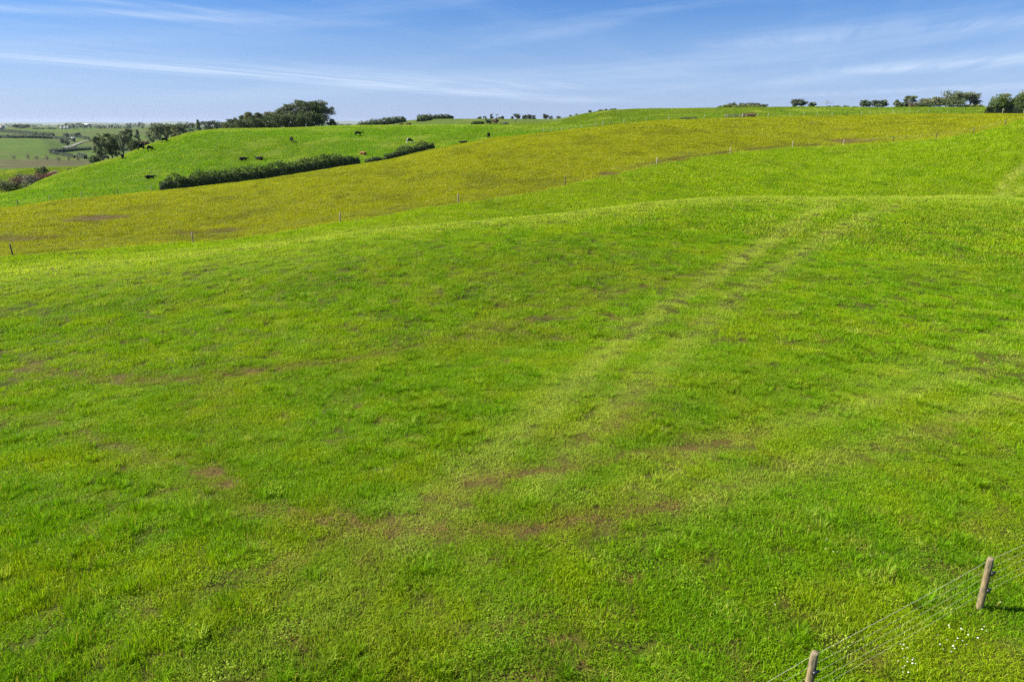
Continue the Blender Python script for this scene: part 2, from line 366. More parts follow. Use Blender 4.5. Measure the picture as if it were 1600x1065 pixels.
    crest = np.exp(-((r - rB_ * 0.98) / (rB_ * 0.08)) ** 2); pale = np.maximum(pale, crest * (1.0 - 0.6 * n2)); pale = np.maximum(pale, 0.5 * sstep(r, rB_ * 0.62, rB_ * 0.95) * (1 - sstep(r, rD * 0.86, rD * 0.97)) * sstep(-az, -0.05, 0.45) * (0.5 + n2))  # grazing-light sheen of the near crest painted into the grass colour
    pale = np.clip(pale, 0, 1); soil = np.clip(soil, 0, 1)
    c = lerp(c, C_STRAW_SHEEN, pale * (0.44 + 0.2 * (r > 45)))
    return c, soil, pale, n1, n2, zone, r, az

# ------------------------------------------------------------------ ground mesh
rs = [0.9, 2.5, 4.5, 6.0]
r = 7.0
while r < 14500:
    rs.append(r)
    if r < 100: r += 0.10 + 0.0035 * r
    elif r < 300: r += 0.55 + (r - 100) * 0.005
    elif r < 1600: r += 5 + (r - 300) * 0.012
    else: r *= 1.05
rs = np.array(rs)
azs = np.concatenate([np.radians(np.arange(-180, -52, 4.0)), np.radians(np.arange(-52, 52, 0.2)), np.radians(np.arange(52, 180, 4.0))])
na, nr = len(azs), len(rs)
A, R_ = np.meshgrid(azs, rs, indexing='ij'); gx = (R_ * np.sin(A)).ravel(); gy = (R_ * np.cos(A)).ravel()
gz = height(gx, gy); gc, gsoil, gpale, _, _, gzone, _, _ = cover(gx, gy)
i = np.arange(na); jn = (i + 1) % na; j = np.arange(nr - 1)
I, J = np.meshgrid(i, j, indexing='ij'); I2 = np.broadcast_to(jn[:, None], I.shape)
quads = np.stack([I2 * nr + J, I2 * nr + J + 1, I * nr + J + 1, I * nr + J], -1).reshape(-1, 4)[:, ::-1]
cap = len(gx); gx = np.append(gx, 0); gy = np.append(gy, 0); gz = np.append(gz, gz[0])
tris = np.stack([np.full(na, cap), i * nr, jn * nr], -1)
_r = np.hypot(gx[:len(gc)], gy[:len(gc)]); gc = lerp(gc * (1 - 0.45 * (gzone < 3))[:, None], C_THATCH, (1 - sstep(_r, 70, 130)) * 0.8)  # thatch close by; grassed ground also darkened in colour to match grass self-shadow
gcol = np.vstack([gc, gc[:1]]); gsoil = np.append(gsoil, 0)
gcov = np.append((np.hypot(gx[:-1], gy[:-1]) < rad('H', np.arctan2(gx[:-1], gy[:-1]))).astype(float), 1)
def ground_nodes(t, p):
    at_ = t.n('ShaderNodeVertexColor', layer_name='col'); so = t.n('ShaderNodeAttribute', attribute_name='soil')
    geo = t.n('ShaderNodeNewGeometry').outputs['Position']
    a = t.noise(geo, 1.4, 6, 0.7); b = t.noise(geo, 0.16, 5, 0.65); c = t.noise(geo, 7.0, 4, 0.7)
    base = t.mix(t.mr(a, 0.35, 0.62), t.mix(1.0, at_.outputs[0], (0.62, 0.66, 0.7, 1), 'MULTIPLY'), at_.outputs[0])
    base = t.mix(t.m('MULTIPLY', t.mr(b, 0.45, 0.7), 0.15), base, t.mix(1.0, base, (1.25, 1.0, 0.9, 1), 'MULTIPLY'))
    base = t.mix(t.m('MULTIPLY', t.mr(c, 0.55, 0.7), 0.35), base, t.mix(1.0, base, (1.25, 1.22, 1.3, 1), 'MULTIPLY'))
    base = t.mix(t.mr(t.noise(geo, 38.0, 4, 0.8), 0.40, 0.60), t.mix(1.0, base, (0.5, 0.5, 0.5, 1), 'MULTIPLY'), base)
    soilc = t.mix(t.mr(t.noise(geo, 16.0, 5, 0.8), 0.36, 0.64), (0.022, 0.018, 0.004, 1), (0.140, 0.094, 0.020, 1))
    base = t.mix(so.outputs['Fac'], base, soilc)
    t.l(base, p.inputs['Base Color'])
    bp = t.n('ShaderNodeBump'); bp.inputs['Strength'].default_value = 0.9; bp.inputs['Distance'].default_value = 0.18
    hh = t.m('ADD', t.noise(geo, 2.2, 5, 0.7), t.m('MULTIPLY', t.noise(geo, 0.7, 3, 0.6), 1.2))
    t.l(hh, bp.inputs['Height']); t.l(bp.outputs[0], p.inputs['Normal'])
M_GROUND = mat("pasture", rough=0.95, build=ground_nodes, spec=0.15)
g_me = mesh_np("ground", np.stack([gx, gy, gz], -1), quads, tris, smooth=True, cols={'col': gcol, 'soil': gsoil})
ground = tag(link("ground", g_me, M_GROUND), "rolling green and yellow pasture running to the far plain", kind="structure")
# make sure it faces up
if g_me.polygons[50000].normal.z < 0: g_me.flip_normals()

# low blue ridge far off on the left
azr = np.radians(np.arange(-44, 8, 0.25)); hr = CAMZ + 8 + 50 * sstep(fbm(azr * 60, azr * 0, 6, 3, 4), 0.2, 0.9) * sstep(np.radians(4) - azr, 0, 0.5)
V = []; 
for k_, (rr, f) in enumerate(((9300, 0), (9800, 0.75), (10200, 1.0), (10900, 0.6), (11800, 0))):
    V.append(np.stack([rr * np.sin(azr), rr * np.cos(azr), -25 + (hr + 25) * f], -1))
V = np.concatenate(V); n_ = len(azr); q = [(a * n_ + b, a * n_ + b + 1, (a + 1) * n_ + b + 1, (a + 1) * n_ + b) for a in range(4) for b in range(n_ - 1)]
M_RIDGE = mat("ridge", (0.13, 0.16, 0.10), 0.95)
tag(link("far_hills", mesh_np("far_hills", V, q, smooth=True), M_RIDGE), "low hazy ridge on the left horizon", kind="structure")

# ------------------------------------------------------------------ grass
def blade_patch(name, n, radius, hmin, hmax, width, lean, seed, clump=0.0, wind=(0.3, -0.1)):
    g = np.random.default_rng(seed)
    rr = radius * np.sqrt(g.random(n)) * (1 - clump * g.random(n)); th = g.random(n) * 6.283
    bx, by = rr * np.cos(th), rr * np.sin(th)
    h = hmin + (hmax - hmin) * g.random(n) ** 1.3
    la = th + g.normal(0, 0.9, n) if clump > 0 else g.random(n) * 6.283
    ln = lean * (0.4 + g.random(n)) * h
    lx, ly = np.cos(la) * ln + wind[0] * h * 0.5, np.sin(la) * ln + wind[1] * h * 0.5
    fa = g.random(n) * 6.283; wx, wy = np.cos(fa) * width * (0.6 + 0.8 * g.random(n)), np.sin(fa) * width * (0.6 + 0.8 * g.random(n))
    z0 = -0.02
    P0a = np.stack([bx - wx / 2, by - wy / 2, np.full(n, z0)], -1); P0b = np.stack([bx + wx / 2, by + wy / 2, np.full(n, z0)], -1)
    mx, my, mz = bx + lx * 0.35, by + ly * 0.35, h * 0.62
    P1a = np.stack([mx - wx * 0.42, my - wy * 0.42, mz], -1); P1b = np.stack([mx + wx * 0.42, my + wy * 0.42, mz], -1)
    P2 = np.stack([bx + lx, by + ly, h * (1.0 - 0.25 * np.minimum(1, ln / h))], -1)
    V = np.stack([P0a, P0b, P1b, P1a, P2], 1).reshape(-1, 3); k = np.arange(n) * 5
    q = np.stack([k, k + 1, k + 2, k + 3], -1); t = np.stack([k + 3, k + 2, k + 4], -1)
    bv = np.repeat(g.random(n), 5)
    return mesh_np(name, V, q, t, cols={'bv': bv})
def grass_nodes(t, p):
    ic = t.n('ShaderNodeAttribute', attribute_type='INSTANCER', attribute_name='col')
    bv = t.n('ShaderNodeAttribute', attribute_name='bv').outputs['Fac']
    c = t.mix(t.mr(bv, 0.0, 1.0, kind='LINEAR'), t.mix(1.0, ic.outputs['Color'], (0.62, 0.80, 0.7, 1), 'MULTIPLY'), t.mix(1.0, ic.outputs['Color'], (1.30, 1.18, 1.2, 1), 'MULTIPLY'))
    c = t.mix(t.mr(bv, 0.93, 0.96), c, (0.42, 0.38, 0.07, 1))
    t.l(c, p.inputs['Base Color'])
    tr = t.n('ShaderNodeBsdfTranslucent'); t.l(t.mix(1.0, c, (1.15, 1.1, 0.5, 1), 'MULTIPLY'), tr.inputs[0])
    mx = t.n('ShaderNodeMixShader'); mx.inputs[0].default_value = 0.42
    t.l(p.outputs[0], mx.inputs[1]); t.l(tr.outputs[0], mx.inputs[2])
    out = [n for n in t.t.nodes if n.type == 'OUTPUT_MATERIAL'][0]; t.l(mx.outputs[0], out.inputs[0])
M_GRASS = mat("grass_blade", rough=0.42, build=grass_nodes, spec=0.06)
src = bpy.data.collections.new("grass_kinds")
def add_src(me):
    me.materials.append(M_GRASS); o = bpy.data.objects.new(me.name, me); src.objects.link(o)
for s in range(4): add_src(blade_patch("a%d_turf" % s, 130, 0.29, 0.045, 0.12, 0.011, 1.1, 100 + s))
for s in range(3): add_src(blade_patch("b%d_tuft" % s, 70, 0.15, 0.09, 0.23, 0.010, 1.15, 200 + s, clump=0.6))
for s in range(3): add_src(blade_patch("c%d_mat" % s, 70, 0.55, 0.06, 0.17, 0.034, 0.8, 300 + s))
for s in range(3): add_src(blade_patch("d%d_wide" % s, 60, 1.3, 0.07, 0.21, 0.10, 0.7, 400 + s))
def leaf_patch(name, n, radius, seed):
    g = np.random.default_rng(seed); rr = radius * np.sqrt(g.random(n)); th = g.random(n) * 6.283
    C = np.stack([rr * np.cos(th), rr * np.sin(th), 0.025 + 0.055 * g.random(n)], -1); a = g.random(n) * 6.283; sz_ = 0.008 + 0.012 * g.random(n)
    u = np.stack([np.cos(a), np.sin(a), g.normal(0, 0.35, n)], -1) * sz_[:, None]; v = np.stack([-np.sin(a), np.cos(a), g.normal(0, 0.35, n)], -1) * sz_[:, None] * 0.8
    V = np.stack([C - u, C + v, C + u, C - v], 1).reshape(-1, 3); k = np.arange(n) * 4
    return mesh_np(name, V, np.stack([k, k + 1, k + 2, k + 3], -1), cols={'bv': np.repeat(g.random(n) * 0.9, 4)})
for s in range(2): add_src(leaf_patch("e%d_clover" % s, 110, 0.26, 500 + s))
NSRC = (4, 3, 3, 3, 2); OFF = (0, 4, 7, 10, 13)
def scatter(r0, r1, dens, half_az):
    st = 1 / math.sqrt(dens); xm = r1 * math.sin(half_az)
    X, Y = np.meshgrid(np.arange(-xm, xm, st), np.arange(r0 * math.cos(half_az) - st, r1, st)); X = X.ravel(); Y = Y.ravel()
    X = X + (rng.random(len(X)) - 0.5) * st * 1.3; Y = Y + (rng.random(len(X)) - 0.5) * st * 1.3
    rr = np.hypot(X, Y); k = (rr >= r0) & (rr < r1) & (np.abs(np.arctan2(X, Y)) < half_az)
    return X[k], Y[k]
PTS = []
def add_zone(r0, r1, dens, half, kind, smin, smax, tuft=0.0):  # noqa
    x, y = scatter(r0, r1, dens, math.radians(half))
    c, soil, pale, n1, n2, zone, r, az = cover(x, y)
    inside = r < rad('H', az) * 1.01
    thin = sstep(fbm(x, y, 0.45, 74, 3, 0.6), 0.52, 0.30) * (r < 60)
    keep = inside & (rng.random(len(x)) > thin * 0.60) & (rng.random(len(x)) > soil * np.where(r < 60, 0.62, 0.97)) & (rng.random(len(x)) > pale * 0.25)
    x, y, c, soil, pale, n1, n2, zone, r, az = (q[keep] for q in (x, y, c, soil, pale, n1, n2, zone, r, az))
    n = len(x)
    kinds = np.full(n, kind)
    clump = sstep(0.5 * fbm(x, y, 0.38, 60, 2, 0.6) + 0.5 * fbm(x, y, 1.1, 62, 3, 0.6), 0.34, 0.66)
    leftlong = sstep(-az, 0.15, 0.75) * sstep(26 - r, 0, 12)
    if tuft:
        pt = tuft * (0.15 + 1.6 * clump * sstep(n2, 0.35, 0.7) + 1.0 * leftlong * clump) * (1 - soil) * (1 - pale * 0.8)
        kinds = np.where(rng.random(n) < pt, 1, kinds)
    if r1 < 60: kinds = np.where((kinds == 0) & (rng.random(n) < 0.45 * sstep(fbm(x, y, 1.7, 95, 3), 0.46, 0.66)), 4, kinds)
    s = smin + (smax - smin) * rng.random(n)
    sz = s * (0.55 + 1.05 * clump) * (1 - 0.45 * pale) * (1 - 0.5 * soil) * (1 + 0.5 * leftlong)
    sz = np.where(zone == 1, sz * 0.6, sz)
    var = 0.86 + 0.28 * rng.random(n)
    c = c * var[:, None]
    c = lerp(c, np.array([0.150, 0.330, 0.004]), (kinds == 1) * 0.4)
    c = lerp(c, np.array([0.26, 0.21, 0.04]), soil * 0.5)
    c = lerp(c, np.array([0.085, 0.060, 0.016]), soil * 0.92 * (r > 66))
    c = lerp(c, C_STRAW_SHEEN, (rng.random(n) < 0.05 + 0.22 * pale) * 0.5)
    idx = np.array(OFF)[kinds] + (rng.random(n) * np.array(NSRC)[kinds]).astype(int)
    z = height(x, y)
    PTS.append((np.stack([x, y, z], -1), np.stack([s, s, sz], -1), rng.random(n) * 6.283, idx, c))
add_zone(7.0, 30, 28, 48, 0, 0.75, 1.15, 0.20)
add_zone(29, 56, 10, 43, 0, 1.0, 1.45, 0.12)
add_zone(54, 100, 4.5, 41, 2, 0.8, 1.3, 0.10)
add_zone(98, 160, 2.2, 40, 2, 1.2, 1.7)
add_zone(158, 340, 0.8, 40, 3, 0.8, 1.3)
pos = np.concatenate([p[0] for p in PTS]); scl = np.concatenate([p[1] for p in PTS]); rot = np.concatenate([p[2] for p in PTS])
idx = np.concatenate([p[3] for p in PTS]); gcl = np.concatenate([p[4] for p in PTS])
# tilt patches with the slope
e = 0.6
nx_ = -(height(pos[:, 0] + e, pos[:, 1], False) - height(pos[:, 0] - e, pos[:, 1], False)) / (2 * e)
ny_ = -(height(pos[:, 0], pos[:, 1] + e, False) - height(pos[:, 0], pos[:, 1] - e, False)) / (2 * e)
print("grass patches", len(pos))
gm = bpy.data.meshes.new("grass"); gm.vertices.add(len(pos)); gm.vertices.foreach_set('co', pos.astype(np.float32).ravel())
def vattr(nm, typ, dat, key):
    a = gm.attributes.new(nm, typ, 'POINT'); a.data.foreach_set(key, dat.ravel())
vattr('scl', 'FLOAT_VECTOR', scl.astype(np.float32), 'vector')
vattr('nrm', 'FLOAT_VECTOR', np.stack([nx_, ny_, np.ones(len(pos))], -1).astype(np.float32), 'vector')
vattr('rz', 'FLOAT', rot.astype(np.float32), 'value'); vattr('idx', 'INT', idx.astype(np.int32), 'value')
vattr('col', 'FLOAT_COLOR', np.hstack([gcl, np.ones((len(gcl), 1))]).astype(np.float32), 'color')
grass = tag(bpy.data.objects.new("grass", gm), "short tufted pasture grass over the near and middle slopes", kind="stuff"); COL.objects.link(grass)
ng = bpy.data.node_groups.new("grass_scatter", 'GeometryNodeTree')
ng.interface.new_socket('Geometry', in_out='INPUT', socket_type='NodeSocketGeometry'); ng.interface.new_socket('Geometry', in_out='OUTPUT', socket_type='NodeSocketGeometry')
N = ng.nodes.new; L = ng.links.new
gi, go = N('NodeGroupInput'), N('NodeGroupOutput'); ci = N('GeometryNodeCollectionInfo'); ci.inputs[0].default_value = src
ci.inputs['Separate Children'].default_value = True; ci.inputs['Reset Children'].default_value = True
iop = N('GeometryNodeInstanceOnPoints'); iop.inputs['Pick Instance'].default_value = True
def na_(nm, typ):
    a = N('GeometryNodeInputNamedAttribute'); a.data_type = typ; a.inputs[0].default_value = nm; return a.outputs[0]
al = N('FunctionNodeAlignEulerToVector'); al.axis = 'Z'; L(na_('nrm', 'FLOAT_VECTOR'), al.inputs['Vector'])
ro = N('FunctionNodeRotateEuler'); ro.rotation_type = 'AXIS_ANGLE'; ro.space = 'LOCAL'; ro.inputs['Axis'].default_value = (0, 0, 1)
L(al.outputs[0], ro.inputs['Rotation']); L(na_('rz', 'FLOAT'), ro.inputs['Angle'])
L(gi.outputs[0], iop.inputs['Points']); L(ci.outputs[0], iop.inputs['Instance']); L(na_('idx', 'INT'), iop.inputs['Instance Index'])
L(ro.outputs[0], iop.inputs['Rotation']); L(na_('scl', 'FLOAT_VECTOR'), iop.inputs['Scale']); L(iop.outputs[0], go.inputs[0])
md = grass.modifiers.new("scatter", 'NODES'); md.node_group = ng

# ------------------------------------------------------------------ foliage, trees, hedges
def leaf_nodes(base, var=0.35):
    def f(t, p):
        v = t.n('ShaderNodeAttribute', attribute_name='v').outputs['Fac']
        a = t.mix(v, (base[0] * (1 - var), base[1] * (1 - var), base[2] * (1 - var), 1), (base[0] * (1 + var) + .01, base[1] * (1 + var) + .008, base[2] * (1 + var), 1))
        t.l(a, p.inputs['Base Color'])
        tr = t.n('ShaderNodeBsdfTranslucent'); t.l(a, tr.inputs[0]); mx = t.n('ShaderNodeMixShader'); mx.inputs[0].default_value = 0.25
        t.l(p.outputs[0], mx.inputs[1]); t.l(tr.outputs[0], mx.inputs[2])
        out = [n for n in t.t.nodes if n.type == 'OUTPUT_MATERIAL'][0]; t.l(mx.outputs[0], out.inputs[0])
    return f
def leafmat(n, b, var=0.35): return mat(n, b, 0.7, leaf_nodes(b, var), spec=0.2)
LM = dict(pine=leafmat("pine_needles", (0.150, 0.180, 0.090)), dark=leafmat("dark_leaves", (0.090, 0.125, 0.045)), olive=leafmat("olive_leaves", (0.175, 0.190, 0.070)),
          hedge=leafmat("hedge_leaves", (0.070, 0.115, 0.020)), brown=leafmat("brown_scrub", (0.19, 0.125, 0.075)), rust=leafmat("rust_scrub", (0.19, 0.09, 0.05)),
          mound=leafmat("mound_leaves", (0.16, 0.19, 0.05)), far=leafmat("far_leaves", (0.125, 0.155, 0.100)), blossom=leafmat("blossom", (0.55, 0.5, 0.33)), grey=leafmat("grey_scrub", (0.22, 0.20, 0.14)))
def bark_nodes(t, p):
    g = t.n('ShaderNodeNewGeometry').outputs['Position']; n = t.noise(g, 3, 4)
    t.l(t.mix(n, (0.10, 0.08, 0.06, 1), (0.28, 0.24, 0.19, 1)), p.inputs['Base Color'])
M_BARK = mat("bark", (0.15, 0.12, 0.09), 0.9, bark_nodes)
def leaf_cloud(C, size, g, flat=0.0):
    n = len(C); a = g.normal(size=(n, 3)); a[:, 2] *= (1 - flat * 0.6); a /= np.linalg.norm(a, axis=1)[:, None]
    b = np.cross(a, g.normal(size=(n, 3))); b /= np.linalg.norm(b, axis=1)[:, None]
    s = size * (0.55 + 0.9 * g.random((n, 1))); s2 = s * (0.35 + 0.4 * g.random((n, 1)))
    V = np.stack([C - a * s / 2, C + b * s2 / 2, C + a * s / 2, C - b * s2 / 2 + a * s * 0.1], 1).reshape(-1, 3)
    k = np.arange(n) * 4; return V, np.stack([k, k + 1, k + 2, k + 3], -1), np.repeat(g.random(n), 4)
def tube(paths, sides=6):
    V = []; Q = []
    for pts, rads in paths:
        base = len(V)
        for i_, (p, r_) in enumerate(zip(pts, rads)):
            p = Vector(p); d = (Vector(pts[min(i_ + 1, len(pts) - 1)]) - Vector(pts[max(i_ - 1, 0)]))
            d = d.normalized() if d.length > 1e-6 else Vector((0, 0, 1))
            u = d.orthogonal().normalized(); v = d.cross(u)
            for s in range(sides):
                an = 2 * math.pi * s / sides; V.append(tuple(p + (u * math.cos(an) + v * math.sin(an)) * r_))
        for i_ in range(len(pts) - 1):
            for s in range(sides):
                s2 = (s + 1) % sides; Q.append((base + i_ * sides + s, base + i_ * sides + s2, base + (i_ + 1) * sides + s2, base + (i_ + 1) * sides + s))
    return V, Q
def tree_meshes(kind, h, wd, seed, leaf=0.55, density=1.0):
    """trunk with limbs, and a crown of leaf clumps gathered on the limb ends"""
    g = np.random.default_rng(seed); paths = []; clumps = []
    lean = (g.normal() * 0.05, g.normal() * 0.05)
    if kind == 'wind': lean = (0.30, 0.05)
    tr = 0.035 * h + 0.05; th = h * (0.92 if kind in ('pine', 'wind', 'slim') else 0.7)
    tp = [(lean[0] * h * (f ** 1.5), lean[1] * h * f, -0.4 + (th + 0.4) * f) for f in (0, .2, .4, .6, .8, 1)]
    paths.append((tp, [tr * (1 - 0.85 * f) for f in (0, .2, .4, .6, .8, 1)]))
    def along_(f): return Vector((lean[0] * h * f ** 1.5, lean[1] * h * f, th * f))
    if kind in ('pine', 'wind', 'slim', 'tall'):
        nl = int((11 + h) * 1.4)
        for k in range(nl):
            f = (0.08 if kind != 'tall' else 0.22) + (0.92 if kind != 'tall' else 0.78) * (k + g.random()) / nl
            prof = (math.sin(math.pi * min(1, (1.06 - f) * 1.15)) ** 0.6) if kind != 'slim' else (1.05 - f)
            L_ = wd * 0.5 * max(0.22, prof) * (0.65 + 0.5 * g.random()); an = g.random() * 6.283 + k * 2.4
            p0 = along_(f); up = 0.25 + 0.35 * g.random()
            p1 = p0 + Vector((math.cos(an) * L_, math.sin(an) * L_, L_ * up))
            if kind == 'wind': p1.x += L_ * 0.35
            paths.append(([p0, (p0 + p1) / 2 + Vector((0, 0, -L_ * .04)), p1], [tr * 0.35 * (1 - f * .6), tr * .2, 0.02]))
            for q in (0.5, 0.8, 1.0): clumps.append((p0.lerp(p1, q) + Vector(g.normal(size=3) * 0.12 * L_), wd * 0.13 * (0.8 + 0.5 * g.random()), 0.6))
        clumps.append((along_(1.0), wd * 0.13, 0.9))
    else:
        nl = 9 if kind != 'umbrella' else 11
        for k in range(nl):
            an = 6.283 * k / nl + g.random() * 0.7; f = 0.25 + 0.45 * g.random()
            rr_ = wd * 0.5 * (0.45 + 0.5 * g.random()); zz = h * ((0.34 + 0.50 * g.random()) if kind != 'umbrella' else (0.70 + 0.2 * g.random()))
            if kind == 'bush': zz = h * (0.25 + 0.5 * g.random())
            p0 = along_(f * 0.7); p1 = Vector((math.cos(an) * rr_, math.sin(an) * rr_, zz))
            mid = p0.lerp(p1, 0.5) + Vector((0, 0, h * 0.05)); paths.append(([p0, mid, p1], [tr * .5, tr * .3, 0.04]))
            for q in (0.75, 1.0): clumps.append((p0.lerp(p1, q) + Vector(g.normal(size=3) * 0.06 * wd), wd * 0.20 * (0.8 + 0.4 * g.random()), 0.62 if kind == 'umbrella' else 0.85))
        for k in range(5 if kind != 'umbrella' else 7):
            an = g.random() * 6.283; rr_ = wd * 0.3 * g.random()
            clumps.append((Vector((math.cos(an) * rr_, math.sin(an) * rr_, h * (0.84 if kind != 'bush' else 0.7))), wd * 0.19, 0.65))
    C = []
    for c, rad_, sq in clumps:
        n = max(5, int(density * 13 * (rad_ / leaf) ** 1.6 + 5)); d = g.normal(size=(n, 3)); d /= np.linalg.norm(d, axis=1)[:, None]
        C.append(np.array(c) + d * (rad_ * (0.45 + 0.6 * g.random((n, 1)))) * np.array([1, 1, sq]))
    C = np.concatenate(C)
    if kind == 'bush': C[:, 2] = np.maximum(C[:, 2], 0.1)
    C[:, 2] *= h / max(0.1, C[:, 2].max())
    V, Q, v = leaf_cloud(C, leaf, g, 0.5)
    tv, tq = tube(paths, 5)
    return mesh_np("crown", V, Q, cols={'v': v}), mesh_np("trunk", tv, tq, smooth=True)
SEED = [1000]
def tree(name, px, ytop, wpx, yd, kind, m, label, group=None, cat="tree", loc=None, leaf=None, density=1.0):
    x, y, z = at(px, yd) if loc is None else loc
    zt = topz(px, ytop, x, y); h = max(0.8, zt - z); depth = y * math.cos(PITCH) + (CAMZ - z) * math.sin(PITCH)
    wd = wpx / F * depth; SEED[0] += 1
    lf = leaf or min(0.9, max(0.28, depth * 0.0021))
    cr, tk = tree_meshes(kind, h, wd, SEED[0], lf, density)
    o = empty(name, (x, y, z), 0.0, label=label, cat=cat, group=group)
    link("crown", cr, LM[m], o); link("trunk", tk, M_BARK, o)
    return o
ORD = ["first", "second", "third", "fourth", "fifth", "sixth", "seventh", "eighth", "ninth", "tenth", "eleventh", "twelfth", "thirteenth", "fourteenth", "fifteenth", "sixteenth"]

# the big pine clump on the cattle hill crest
G1 = "pines in the clump behind the cattle hill"
pines = [(354,190,11,285,'bush','olive'),(362,186,13,280,'pine','pine'),(371,182,18,283,'pine','pine'),(380,180,18,276,'slim','dark'),(391,175,24,274,'slim','olive'),(401,177,20,280,'pine','pine'),(408,175.5,20,272,'slim','pine'),
         (418,174,22,275,'pine','olive'),(434,168.5,22,273,'pine','pine'),(447,171,18,280,'pine','pine'),(457,162.5,22,274,'pine','pine'),(470,155.5,28,277,'pine','pine'),(486,157,25,273,'pine','dark'),(504,156.5,28,276,'tall','pine'),(520,186,13,270,'slim','dark')]
desc = ["low olive bush at the left foot of the pine clump", "small grey-green pine, first pine from the left in the clump", "short pine standing second from the left in the clump", "narrow dark spire-topped pine in the left part of the clump",
        "pointed olive pine where the clump first steps up", "blunt-topped pine just right of the pointed olive pine", "narrow pine sixth from the left in the hill clump", "olive pine in the middle of the clump, just below its step up",
        "round-headed pine rising at the middle of the clump", "shorter pine in the notch left of the tallest pines", "pine on the left shoulder of the three tallest", "tallest pine of the clump, its crown highest against the sky", "dark pine between the tallest pine and the open-sided one",
        "open pine with ragged branches at the right end of the clump", "low dark pointed shrub at the right foot of the pine clump"]
for (px, yt, wp, yd, k, m), d in zip(pines, desc):
    tree("pine_tree" if k != 'bush' else "bush", px, yt, wp * 1.3, yd, k, m, d, G1 if k != 'bush' else None, "pine tree" if k != 'bush' else "bush", leaf=0.46, density=1.15)
for n_, (px, yt, wp, yd, k) in enumerate([(425,178,30,268,'bush'),(442,176,30,266,'bush'),(462,174,32,266,'bush'),(482,173,32,266,'bush'),(499,177,24,267,'bush'),(402,181,30,268,'bush'),(379,186,32,268,'bush')]):
    tree("understorey_bush", px, yt, wp, yd, k, 'dark', "dark bush under the pines, %s from the left along their foot" % ORD[[2,3,4,5,6,1,0][n_]], "bushes under the pine clump", "bush")
# farther pines left of the clump
G2 = "trees behind the left shoulder of the cattle hill"
for n_, (px, yt, wp, yd, k, m) in enumerate([(236,199,18,262,'round','pine'),(247,193.5,20,275,'umbrella','pine'),(259,192,22,280,'umbrella','pine'),(270,195,16,285,'round','olive'),(281,193.5,18,290,'umbrella','pine'),(292,193,22,300,'round','far'),(302,192.5,22,305,'round','far'),(312,187.0,13,290,'slim','pine'),(322,189.5,24,310,'round','far'),(334,188.8,24,312,'round','far'),(346,188.5,24,314,'round','far')]):
    tree("shelter_tree", px, yt, wp, yd, k, m, ["low grey-green tree at the left end of the row behind the hill shoulder", "flat-topped tree above the uppermost grazing cow at the left", "broad flat-topped tree, widest of the row behind the hill shoulder", "olive round tree right of the widest flat-topped one", "flat-topped tree left of the hazy trees in the row", "hazy round tree where the hill crest levels out", "small hazy tree left of the thin spire pine", "thin spire-topped pine standing up from the low row", "hazy round tree just right of the thin spire pine", "hazy tree midway between the spire pine and the pine clump", "hazy tree touching the left end of the pine clump"][n_], G2)
# left group on the slope edge
G3 = "tall pines on the left slope edge"
for (px, yt, wp, yd, k, m, lb) in [(139,243,20,222,'bush','dark',"dark low bush at the left foot of the slope pines"),
        (152,212,24,226,'tall','pine',"leftmost tall pine on the slope edge, thin at the top"), (168,208,26,230,'tall','dark',"dense-headed pine second from the left on the slope edge"),
        (176,218,18,240,'tall','pine',"thin-stemmed pine tucked behind the dense-headed one"), (187,210,18,246,'umbrella','pine',"flat-headed pine in the middle of the slope group"),
        (199,201.5,22,250,'tall','pine',"highest pine of the slope group, its head above the green field"), (213,203,12,256,'slim','far',"leaning thin pine right of the highest slope pine"),
        (205,219,24,243,'bush','dark',"dark tangled thicket below the highest slope pine"), (221,219,20,246,'bush','brown',"brownish thicket behind the two grazing cows")]:
    tree("pine_tree" if k != 'bush' else "thicket", px, yt, wp, yd, k, m, lb, G3 if k != 'bush' else None, "pine tree" if k != 'bush' else "thicket")
# brown scrub bank, lower left
for n_, (px, yt, wp, yd, m) in enumerate([(6,276,26,228,'brown'),(18,271,24,232,'olive'),(30,273,24,226,'grey'),(42,272,24,230,'brown'),(54,260,17,246,'dark'),(56,270,24,230,'rust'),(68,268.5,22,234,'rust'),(70,267,12,240,'blossom'),(80,269,18,232,'brown'),(90,269.5,12,228,'grey'),(-12,280,30,225,'olive'),(26,287,20,208,'mound')]):
    tree("scrub_bush", px, yt, wp, yd, 'bush', m, ["tawny bush at the picture's left edge in the gully scrub", "olive bush second in from the left of the gully scrub", "grey twiggy bush in the front of the gully scrub", "brown bush in the middle of the gully scrub", "dark round bush standing above the gully scrub", "rust-red bush below the dark round bush", "rust-red bush toward the right of the gully scrub", "pale blossoming bush on top of the gully scrub", "brown bush near the right end of the gully scrub", "small grey bush ending the gully scrub on the right", "olive bush running out of the left edge of the picture", "pale green bush low in the gully against the slope"][n_], "gully scrub", "bush")

